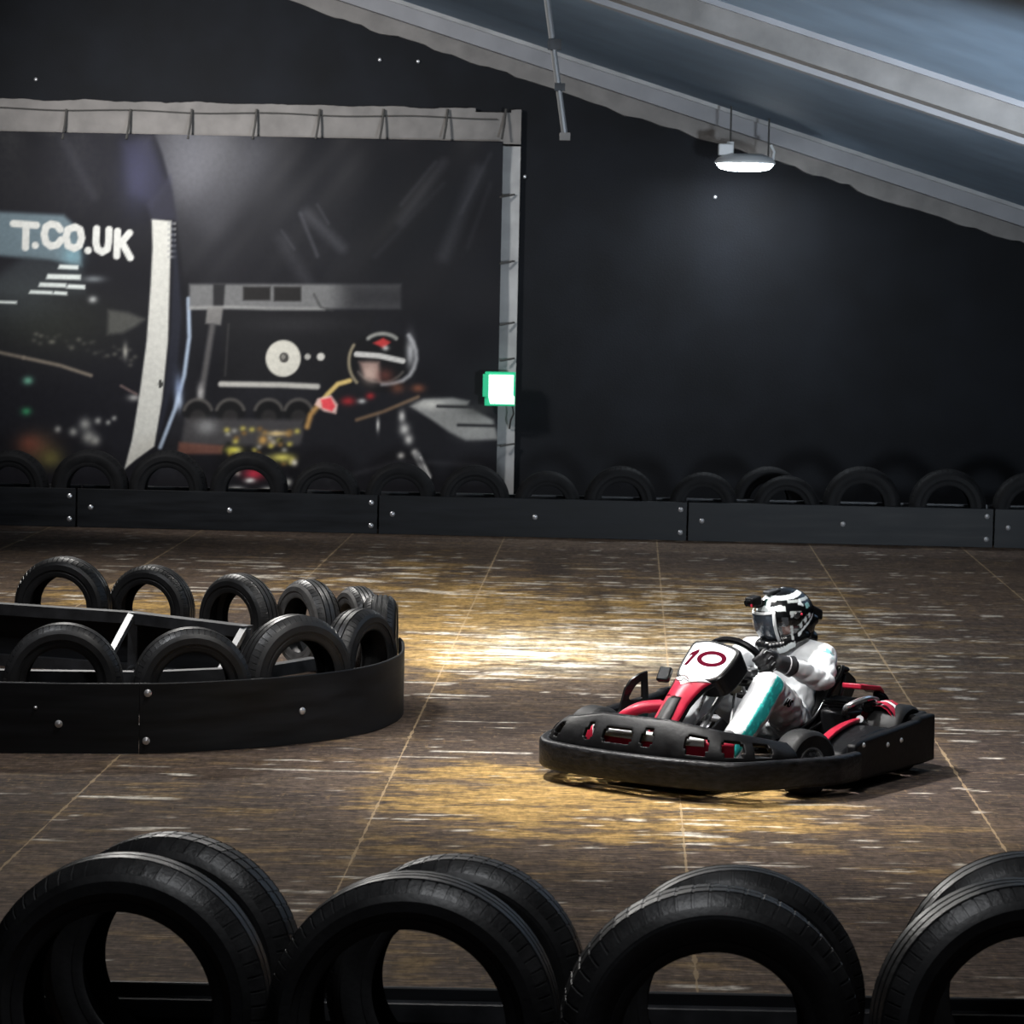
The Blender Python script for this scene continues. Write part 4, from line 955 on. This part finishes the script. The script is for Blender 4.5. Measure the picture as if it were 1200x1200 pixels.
# fairing and number plate, traced onto sloping planes
PO = V((.13, 0, .52)); PN = V((.60, .0, .80)).normalized()
def panelpt(x, y, lift=0.0): return plane_px(x, y, PO+PN*lift, PN)
def slab(px, lift, th, name, m, parent, bev=0, back=None, label=None):
    b = MB(); top = [panelpt(x, y, lift) for x, y in px]
    bot = [p-PN*th for p in top] if back is None else [panelpt(x, y, lift)-PN*th for x, y in back]
    n = len(px); b.add(top+bot, [list(range(n)), [n+i for i in range(n)][::-1]]+[(i, n+i, n+(i+1) % n, (i+1) % n) for i in range(n)])
    return b.build(name, m, parent, smooth=30, bevel=bev, label=label)
plate = smooth2([(814, 755), (822, 753), (834, 753), (848, 757), (858, 761), (862, 765), (857, 774), (850, 783), (842, 791), (833, 795), (820, 796), (806, 793), (797, 790), (797, 785), (802, 774), (808, 764)])
cx_, cy_ = 829, 775
hous = [(cx_+(x-cx_)*1.12+(2 if x > cx_ else 0), cy_+(y-cy_)*1.12) for x, y in plate]
slab(hous, -.006, .085, 'plate_housing', MT['kart_gloss'], kart, .006, back=[(cx_+8+(x-cx_)*1.02, cy_+5+(y-cy_)*1.0) for x, y in plate])
pl = slab(plate, .004, .012, 'number_plate', MT['white'], kart, 0, label='white number plate')
# digits
one = [(820, 760.5), (819.3, 763.5), (804.8, 778.8), (801.2, 778.8), (811.8, 767), (807, 767.8), (811, 764)]
slab(one, .006, .003, 'digit_one', MT['maroon'], pl, label='dark red figure 1')
oc = (834, 772); zo = []; zi = []
for k in range(32):
    a = 2*math.pi*k/32; u_ = math.cos(a); v_ = math.sin(a); sh = -2.2
    zo.append((oc[0]+17.2*u_+sh*v_, oc[1]+9.1*v_+.9*u_)); zi.append((oc[0]+11.6*u_+sh*v_*.6, oc[1]+5.3*v_+.7*u_))
b = MB(); A_ = [panelpt(x, y, .006) for x, y in zo]; B_ = [panelpt(x, y, .006) for x, y in zi]; n = 32
b.add(A_+B_+[p-PN*.003 for p in A_]+[p-PN*.003 for p in B_], [f for i in range(n) for f in ((i, (i+1) % n, n+(i+1) % n, n+i), (i, 2*n+i, 2*n+(i+1) % n, (i+1) % n), (n+i, n+(i+1) % n, 3*n+(i+1) % n, 3*n+i))])
b.build('digit_zero', MT['maroon'], pl, label='dark red figure 0')
# fairing: surface between left and right edges, traced as rows
FO = V((.40, 0, .345)); FN = V((.62, 0, .78)).normalized()
rows = [((790, 791), (832, 797)), ((786, 800), (822, 803)), ((779, 812), (813, 812)), ((773, 823), (805, 822)), ((766, 835), (797, 836)), ((759, 849), (788, 850)), ((757, 856), (786, 858))]
def fpt(x, y): return plane_px(x, y, FO, FN)
def fgrid(c0, c1, r0, r1, lift, name, m, parent, th=.008, label=None):
    b = MB(); vs = []; nr, nc_ = 14, 10
    for i in range(nr+1):
        r = r0+(r1-r0)*i/nr; k = min(int(r), len(rows)-2); t = r-k
        l = [rows[k][0][q]*(1-t)+rows[k+1][0][q]*t for q in (0, 1)]; rr = [rows[k][1][q]*(1-t)+rows[k+1][1][q]*t for q in (0, 1)]
        for j in range(nc_+1):
            c0_ = c0(r) if callable(c0) else c0; c1_ = c1(r) if callable(c1) else c1
            s_ = c0_+(c1_-c0_)*j/nc_; p = fpt(l[0]*(1-s_)+rr[0]*s_, l[1]*(1-s_)+rr[1]*s_)
            vs.append(p+FN*(lift+.03*math.sin(math.pi*s_)-.02))
    m_ = nc_+1
    b.add(vs, [(i*m_+j, i*m_+j+1, (i+1)*m_+j+1, (i+1)*m_+j) for i in range(nr) for j in range(nc_)])
    o = b.build(name, m, parent, smooth=50, label=label); s_ = o.modifiers.new('s', 'SOLIDIFY'); s_.thickness = th; s_.offset = -1; return o
fa = fgrid(0, 1, 0, 6, 0, 'nose_fairing', MT['red'], kart, label='red nose fairing')
fgrid(-.06, 1.07, .0, 6, -.006, 'fairing_backing', MT['kart_gloss'], kart, th=.02)
fgrid(lambda r: .28-.02*r if r > 2.6 else .28, lambda r: .72+.04*(r-2.6), 2.6, 6, .003, 'black_strip', MT['kart_black'], fa, th=.004, label='dark centre strip')
wc = fgrid(lambda r: 0.0+.32*r, lambda r: 1.0-.42*r, 0, 1.25, .003, 'white_cap', MT['white'], fa, th=.004, label='white cap under the number plate')
def emb(pts, wd, m, par):
    P_ = [fpt(x, y)+FN*.016 for x, y in pts]; MB().tube(P_, wd, 5).build('emblem', m, par)
emb([(797, 798), (800, 795), (803, 794), (806, 796), (808, 799)], .0022, MT['maroon'], fa); emb([(794, 800), (800, 800.5), (803, 797.5), (807, 801), (811, 801)], .002, MT['ink'], fa)
emb([(783, 818), (786, 817), (788, 819), (792, 818), (794, 820)], .002, MT['ink'], fa)
MB().box((.27, -.145, .46), (.03, .06, .07), Matrix.Rotation(-.6, 3, 'Y')).build('mirror_stub', MT['kart_gloss'], kart, bevel=.008)

# ------------------------------------------------------------------ the driver, in the same axes
pers = MB()
hipL, hipR = V((-.47, .10, .18)), V((-.47, -.10, .18)); knL, knR = V((-.035, .20, .405)), V((-.14, -.135, .365)); anL, anR = V((.26, .175, .145)), V((.30, -.12, .20))
shL, shR = V((-.575, .185, .485)), V((-.56, -.185, .485)); elL, elR = V((-.42, .275, .405)), V((-.40, -.27, .40)); wrL, wrR = V((-.205, .215, .485)), V((-.20, -.20, .485))
haL, haR = V((-.115, .165, .515)), V((-.105, -.150, .52)); neck = V((-.555, 0, .53)); head = V((-.545, 0, .635))
def figure(mb, g):
    mb.limb([V((-.50, 0, .17)), V((-.545, 0, .29)), V((-.575, 0, .42))], [.105+g, .105+g, .115+g])
    for s_ in (.06, -.06): mb.limb([V((-.50, s_, .175)), V((-.545, s_, .30)), V((-.57, s_, .42))], [.095+g, .092+g, .092+g])
    mb.limb([shL, V((-.575, 0, .47)), shR], [.062+g, .085+g, .062+g])
    mb.limb([hipL, V((-.25, .155, .30)), knL], [.088+g, .082+g, .062+g*1.5]); mb.limb([hipR, V((-.28, -.14, .29)), knR], [.088+g, .077+g, .060+g])
    mb.limb([knL, V((.06, .195, .31)), anL], [.062+g*1.5, .058+g*2.6, .045+g*2]); mb.limb([knR, V((.05, -.13, .295)), anR], [.062+g, .058+g*2, .045+g*2])
    mb.limb([shL, elL, wrL], [.062+g, .047+g, .032+g*.9]); mb.limb([shR, elR, wrR], [.062+g, .047+g, .032+g*.9])
pm = MB(); figure(pm, -.012)
pm.limb([neck-V((0, 0, .06)), neck+V((0, 0, .06))], [.055, .052]); pm.ball(head, (.088, .075, .105))
for a, h_, an_ in ((wrL, haL, anL), (wrR, haR, anR)):
    pm.limb([a, h_], [.022, .026]); pm.limb([an_, an_+V((.11, 0, .02))], [.03, .026])
driver = remeshed(pm, 'person', MT['skin'], .012)
driver.location = KO; driver.rotation_euler = (0, 0, KZ)
tag(driver, 'driver in white and teal racing suit and black helmet steering the kart, leaning forward', 'person')
sm_ = MB(); figure(sm_, .006)
sm_.limb([neck-V((0, 0, .06)), neck+V((0, 0, -.01))], [.075, .07])
def folds(co, no):
    f = 0
    def near(p, r): return math.exp(-((co-p).length/r)**2)
    k = (near(elL, .11)+near(elR, .11)+near(knL+V((-.08, 0, -.07)), .10)+near(hipL+V((.12, .03, .02)), .14)+.7*near(V((-.52, .12, .32)), .14)+.6*near(shL, .1)+.8*near(anL+V((-.06, 0, .04)), .08)+.6*near(knR+V((.05, 0, -.05)), .12)+.25)
    f = noise.noise(co*16+V((3, 1, 7)))*.010+noise.noise(co*34)*.0045
    f += (abs(noise.noise(V((co.x*9+co.z*10, co.y*12, co.z*9-co.x*4))))-.2)*.022
    return co+no*(f*k)
suit = remeshed(sm_, 'racing_suit', MT['suit'], .0075, driver, 3, folds, label='white racing suit with teal leg stripes')
def limb_side(co, a, b_, lat):  # along 0..1, distance off axis, sideways share
    d = b_-a; t = (co-a).dot(d)/d.length_squared; r = co-(a+d*t); L = r.length
    return t, L, (r.normalized().dot(lat) if L > 1e-5 else 0)
def suitcol(co, no):
    Wc, T, T2, K = (218, 221, 224), (12, 132, 132), (30, 178, 172), (34, 34, 38)
    c = Wc
    for (kn, an_, hp, sg_) in ((knL, anL, hipL, 1), (knR, anR, hipR, -1)):
        if co.y*sg_ < .02 or co.x < -.36: continue
        lat = V((-.30, sg_*.95, -.1)).normalized()
        t, L, s_ = limb_side(co, kn, an_, lat)
        if -.25 < t < 1.2 and L < .12 and (co-kn).dot((an_-kn).normalized()) > -.06:
            d_ = (an_-kn).normalized(); fr_ = V((0, 0, 1))-d_*d_.z; fr_.normalize(); ax_ = kn+d_*((co-kn).dot(d_)); rr_ = co-ax_
            la_ = fr_.cross(d_)*(-sg_ if fr_.cross(d_).y*sg_ < 0 else sg_); la_ = V((0, sg_, 0)); la_ = (la_-d_*la_.dot(d_)).normalized()
            ph = math.degrees(math.atan2(rr_.dot(la_), rr_.dot(fr_)))
            if 52 < ph < 104: c = T
            if 52 < ph < 58 or 98 < ph < 104 or (58 < ph < 98 and noise.noise(co*50) > .33): c = T2
            return c
    # arm panels and side lettering
    t, L, s_ = limb_side(co, shL, elL, V((0, 1, 0)))
    if co.y > .19 and .00 < t < .38 and co.z > .42 and no.y > .35:
        if noise.noise(co*45) > .12: c = (120, 185, 190)
        if noise.noise(co*60+V((5, 5, 5))) > .42: c = (40, 60, 66)
    t, L, s_ = limb_side(co, V((-.50, .12, .20)), V((-.56, .14, .38)), V((0, 1, 0)))
    if co.y > .05 and co.x < -.40 and co.z < .34 and no.z < .2 and co.x > -.50 and no.x < .0: c = (196, 198, 202)
    return c
paint(suit, suitcol)
# chest lettering on the left side of the jacket
def lettering(txt, size, pos, ux, uy, m, par, name='lettering'):
    cu = bpy.data.curves.new('t', 'FONT'); cu.body = txt; cu.size = size; cu.extrude = .0015; cu.offset = size*.03
    t = bpy.data.objects.new('t', cu); C.objects.link(t); dg = bpy.context.evaluated_depsgraph_get(); dg.update()
    me = bpy.data.meshes.new_from_object(t.evaluated_get(dg)); bpy.data.objects.remove(t)
    ux = V(ux).normalized(); uz = ux.cross(V(uy)).normalized(); uy = uz.cross(ux)
    R = Matrix((ux, uy, uz)).transposed().to_4x4(); R.translation = V(pos); me.transform(R); me.materials.clear(); me.materials.append(m)
    o = bpy.data.objects.new(name, me); C.objects.link(o); o.parent = par; return o
def suit_hit(px, py):
    Ri = Matrix.Rotation(-KZ, 3, 'Z'); ok, loc, nor, _ = suit.ray_cast(Ri @ (cO-KO), (Ri @ rayd(px, py)).normalized()); return loc, nor
pa_, na_ = suit_hit(917, 820); pb_, nb_ = suit_hit(934, 827)
lettering('IAS', .050, pa_+na_*.006+V((0, 0, -.02)), pb_-pa_, na_.cross(pb_-pa_), MT['ink'], driver)['label'] = 'small black lettering on the jacket side'
# boots
for an_, nm in ((anL, 1), (anR, 2)):
    b = MB(); b.limb([an_+V((-.015, 0, .05)), an_+V((0, 0, -.02)), an_+V((.06, 0, -.03)), an_+V((.13, 0, .02))], [.050, .048, .042, .034]); remeshed(b, 'boot', MT['boot'], .008, driver, 3)
# knee-side grey pad seen beside the shin
# gloves: palm and five separate fingers curled round the rim
def glove(hand, wrist, side):
    b = MB(); b.limb([wrist+(wrist-hand)*.05, wrist.lerp(hand, .55)], [.044, .036]); 
    rim = lambda an: sc_+su*(.155*math.sin(an))+sr*(side*.155*math.cos(an))
    a0 = math.asin(max(-1, min(1, (hand-sc_).dot(su)/.155)))
    ctr = rim(a0); palm = ctr+V((-.042, side*.020, .006))
    b.limb([wrist.lerp(palm, .5), palm], [.035, .033]); b.limb([palm+V((0, 0, .02)), palm+V((0, 0, -.022))], [.026, .026])
    nrm = su.cross(sr)*1.0
    if nrm.x > 0: nrm = -nrm   # towards the driver
    pipes = []
    for k in range(4):
        an = a0+(.26-.17*k); c_ = rim(an); rad = (c_-sc_).normalized(); ln = (1, 1.08, 1.0, .85)[k]; rr = .0125-(.001 if k == 3 else 0)
        base = palm+su*(.030-.020*k)+rad*.012
        pts = [base, c_+rad*.030*ln+nrm*.014, c_+rad*.026*ln-nrm*.018, c_-nrm*.031*ln+rad*.002, c_-rad*.020-nrm*.022]
        b2 = [V(p) for p in pts]; b.limb(b2, [rr+.003, rr+.001, rr, rr*.95, rr*.85], .006); pipes.append(b2[0].lerp(b2[1], .4)+rad*.002)
        pipes.append([p+rad*(rr*.95) for p in (b2[0].lerp(b2[1], .35), b2[1], b2[1].lerp(b2[2], .7))])
    th0 = palm+su*.020-V((0, side*.012, 0)); ct = rim(a0+.10)
    b.limb([th0, ct-(ct-sc_).normalized()*.022+nrm*.020, ct-(ct-sc_).normalized()*.028+su*.035], [.016, .0135, .011], .006)
    g = remeshed(b, 'glove', MT['glove'], .0045, driver, 2)
    for pp in pipes[1::2]: MB().tube(pp, .0025, 5).build('finger_piping', MT['glove_pipe'], g)
    cuff = MB().tube([wrist+(wrist-hand)*.10, wrist.lerp(hand, .12)], [.050, .044], 18).build('cuff', MT['glove'], g)
    MB().tube([wrist.lerp(hand, .02), wrist.lerp(hand, .16)], [.046, .043], 18).build('wrist_strap', MT['glove_pipe'], g, label='pale wrist strap')
glove(haL, wrL, 1); glove(haR, wrR, -1)
# helmet
yaw = math.radians(-27)
Rh = Matrix.Rotation(yaw, 3, 'Z') @ Matrix.Rotation(math.radians(12), 3, 'Y')
hc = V((-.548, .0, .655))
def hp(v): return hc+Rh @ V(v)
hm = MB()
hm.ball(hp((0, 0, .012)), (.145, .118, .130), 24, 16, Rh); hm.ball(hp((-.02, 0, -.03)), (.125, .110, .11), 24, 16, Rh)
hm.limb([hp((-.02, .075, -.085)), hp((.07, .062, -.105)), hp((.128, .028, -.102)), hp((.135, 0, -.100)), hp((.128, -.028, -.102)), hp((.07, -.062, -.105)), hp((-.02, -.075, -.085))], [.045, .042, .036, .036, .036, .042, .045])
hm.limb([hp((-.115, .05, -.03)), hp((-.15, 0, -.02)), hp((-.115, -.05, -.03))], [.03, .026, .03])
hm.limb([hp((-.09, .05, -.11)), hp((-.10, 0, -.115)), hp((-.09, -.05, -.11))], [.035, .035, .035])
hel = remeshed(hm, 'helmet', MT['helmet'], .0055, driver, 3, label='black and white full-face helmet')
RhT = Rh.transposed()
def hcol(co, no):
    p = RhT @ (co-hc); K, Wc, G_ = (14, 15, 17), (226, 234, 236), (92, 98, 100)
    az = math.degrees(math.atan2(abs(p.y), p.x)); el = math.degrees(math.atan2(p.z, math.hypot(p.x, p.y)))
    c = K
    if abs(p.y) > .0 and 50 < el < 61 and az < 150: c = Wc                    # rim line over the brow
    if az < 62 and 27 < el < 37: c = Wc
    if az < 14 and 37 < el < 52: c = (20, 44, 40)
    if 14 < az < 24 and 36 < el < 62: c = Wc
    if 48 < az < 66 and -26 < el < -6: c = (104, 74, 66)
    if 50 < az < 64 and -4 < el < 14: c = (60, 62, 66)
    if 70 < az < 150 and abs(el-(46-(az-70)*.12)) < 3.2: c = (180, 186, 186)
    if 96 < az < 112 and 28 < el < 44 and (az-96)*.9 > abs(el-36)*1.6: c = Wc
    if 118 < az < 134 and 20 < el < 30: c = (150, 205, 205)
    if 70 < az < 100 and 12 < el < 24 and abs(el-18) < (100-az)*.25: c = (206, 212, 212)
    # slanted slashes at the jaw and one long blade
    s_ = (az-86)*.75+(el+6)
    if 84 < az < 138 and -40 < el < 8:
        q = el+22-(az-88)*.62
        if 0 < q < 14 and 86 < az < 132 and ((az-86+q*.3) % 14) > 6.0: c = Wc
        if -10 < q < -4.5: c = Wc
        if 13 < q < 15 and az < 126: c = (120, 126, 126)
    if 34 < az < 72 and -50 < el < -34: c = Wc if (el+34) < -(az-34)*.12 and abs(el+42) < 4.5 else K
    if 66 < az < 72 and -36 < el < -6: c = (206, 212, 212)
    return c
paint(hel, hcol)
# visor: a patch offset from the shell
def sphere_patch(a0, a1, e0, e1, off, nu_=30, nv_=10):
    vs = []
    for i in range(nu_+1):
        a = math.radians(a0+(a1-a0)*i/nu_)
        for j in range(nv_+1):
            e = math.radians(e0+(e1-e0)*j/nv_)
            vs.append(hp(((.149+off)*math.cos(e)*math.cos(a)+.004, (.122+off)*math.cos(e)*math.sin(a), (.135+off)*math.sin(e)+.010)))
    m_ = nv_+1; return vs, [(i*m_+j, (i+1)*m_+j, (i+1)*m_+j+1, i*m_+j+1) for i in range(nu_) for j in range(nv_)]
b = MB(); b.add(*sphere_patch(-46, 46, -36, 20, .006)); v_ = b.build('visor', MT['visor'], hel, smooth=60, label='tinted reflective visor')
s_ = v_.modifiers.new('s', 'SOLIDIFY'); s_.thickness = .004
for sgn in (1, -1):
    b = MB(); b.add(*sphere_patch(sgn*41, sgn*47, -38, 22, .009, 3, 12)); o = b.build('visor_edge', MT['lamp_body'], v_, smooth=60, label='white side edge of the visor'); s_ = o.modifiers.new('s', 'SOLIDIFY'); s_.thickness = .006
    MB().lathe([(.0001, .010), (.014, .008), (.018, 0)], 16, hp((.012, sgn*.122, .03)), Rh @ V((0, sgn, 0))).build('visor_pivot', MT['kart_grey'], hel)
    MB().ball(hp((-.012, sgn*.123, .028)), .006).build('red_dot', MT['redled'], hel)
b = MB(); b.add(*sphere_patch(-44, 44, 18, 23, .009, 30, 3)); o = b.build('visor_edge', MT['lamp_body'], v_, smooth=60, label='white top edge of the visor'); s_ = o.modifiers.new('s', 'SOLIDIFY'); s_.thickness = .006
MB().box(hp((.150, 0, -.085)), (.02, .06, .022), Rh).build('chin_vent', MT['kart_black'], hel, bevel=.004)
MB().box(hp((.05, 0, .138)), (.07, .05, .016), Rh).build('top_vent', MT['kart_grey'], hel, bevel=.005)
MB().prism([(-.115, .045), (-.175, .0), (-.165, -.045), (-.12, -.03)], hp((0, -.06, 0)), Rh @ V((1, 0, 0)), Rh @ V((0, 0, 1)), Rh @ V((0, .12, 0))).build('rear_spoiler', MT['kart_black'], hel, bevel=.01)
ac = MB().box(hp((.155, .0, .118)), (.055, .062, .045), Rh).build('action_camera', MT['kart_black'], hel, bevel=.007, label='small black action camera on the helmet brow')
MB().tube([hp((.18, 0, .118)), hp((.198, 0, .118))], .015, 14).build('camera_lens', MT['kart_gloss'], ac)
MB().box(hp((.183, .0235, .107)), (.006, .010, .012), Rh).build('record_light', MT['redled'], ac)
MB().box(hp((.125, 0, .098)), (.05, .03, .03), Rh).build('camera_mount', MT['kart_black'], hel, bevel=.005)
# chin strap area / collar
MB().tube([neck+V((.02*math.cos(a)-.005, .07*math.sin(a), .01)) + V((.05*math.cos(a), 0, 0)) for a in np.linspace(0, 2*math.pi, 20, endpoint=False)], .016, 8, True).build('collar', MT['kart_black'], driver)
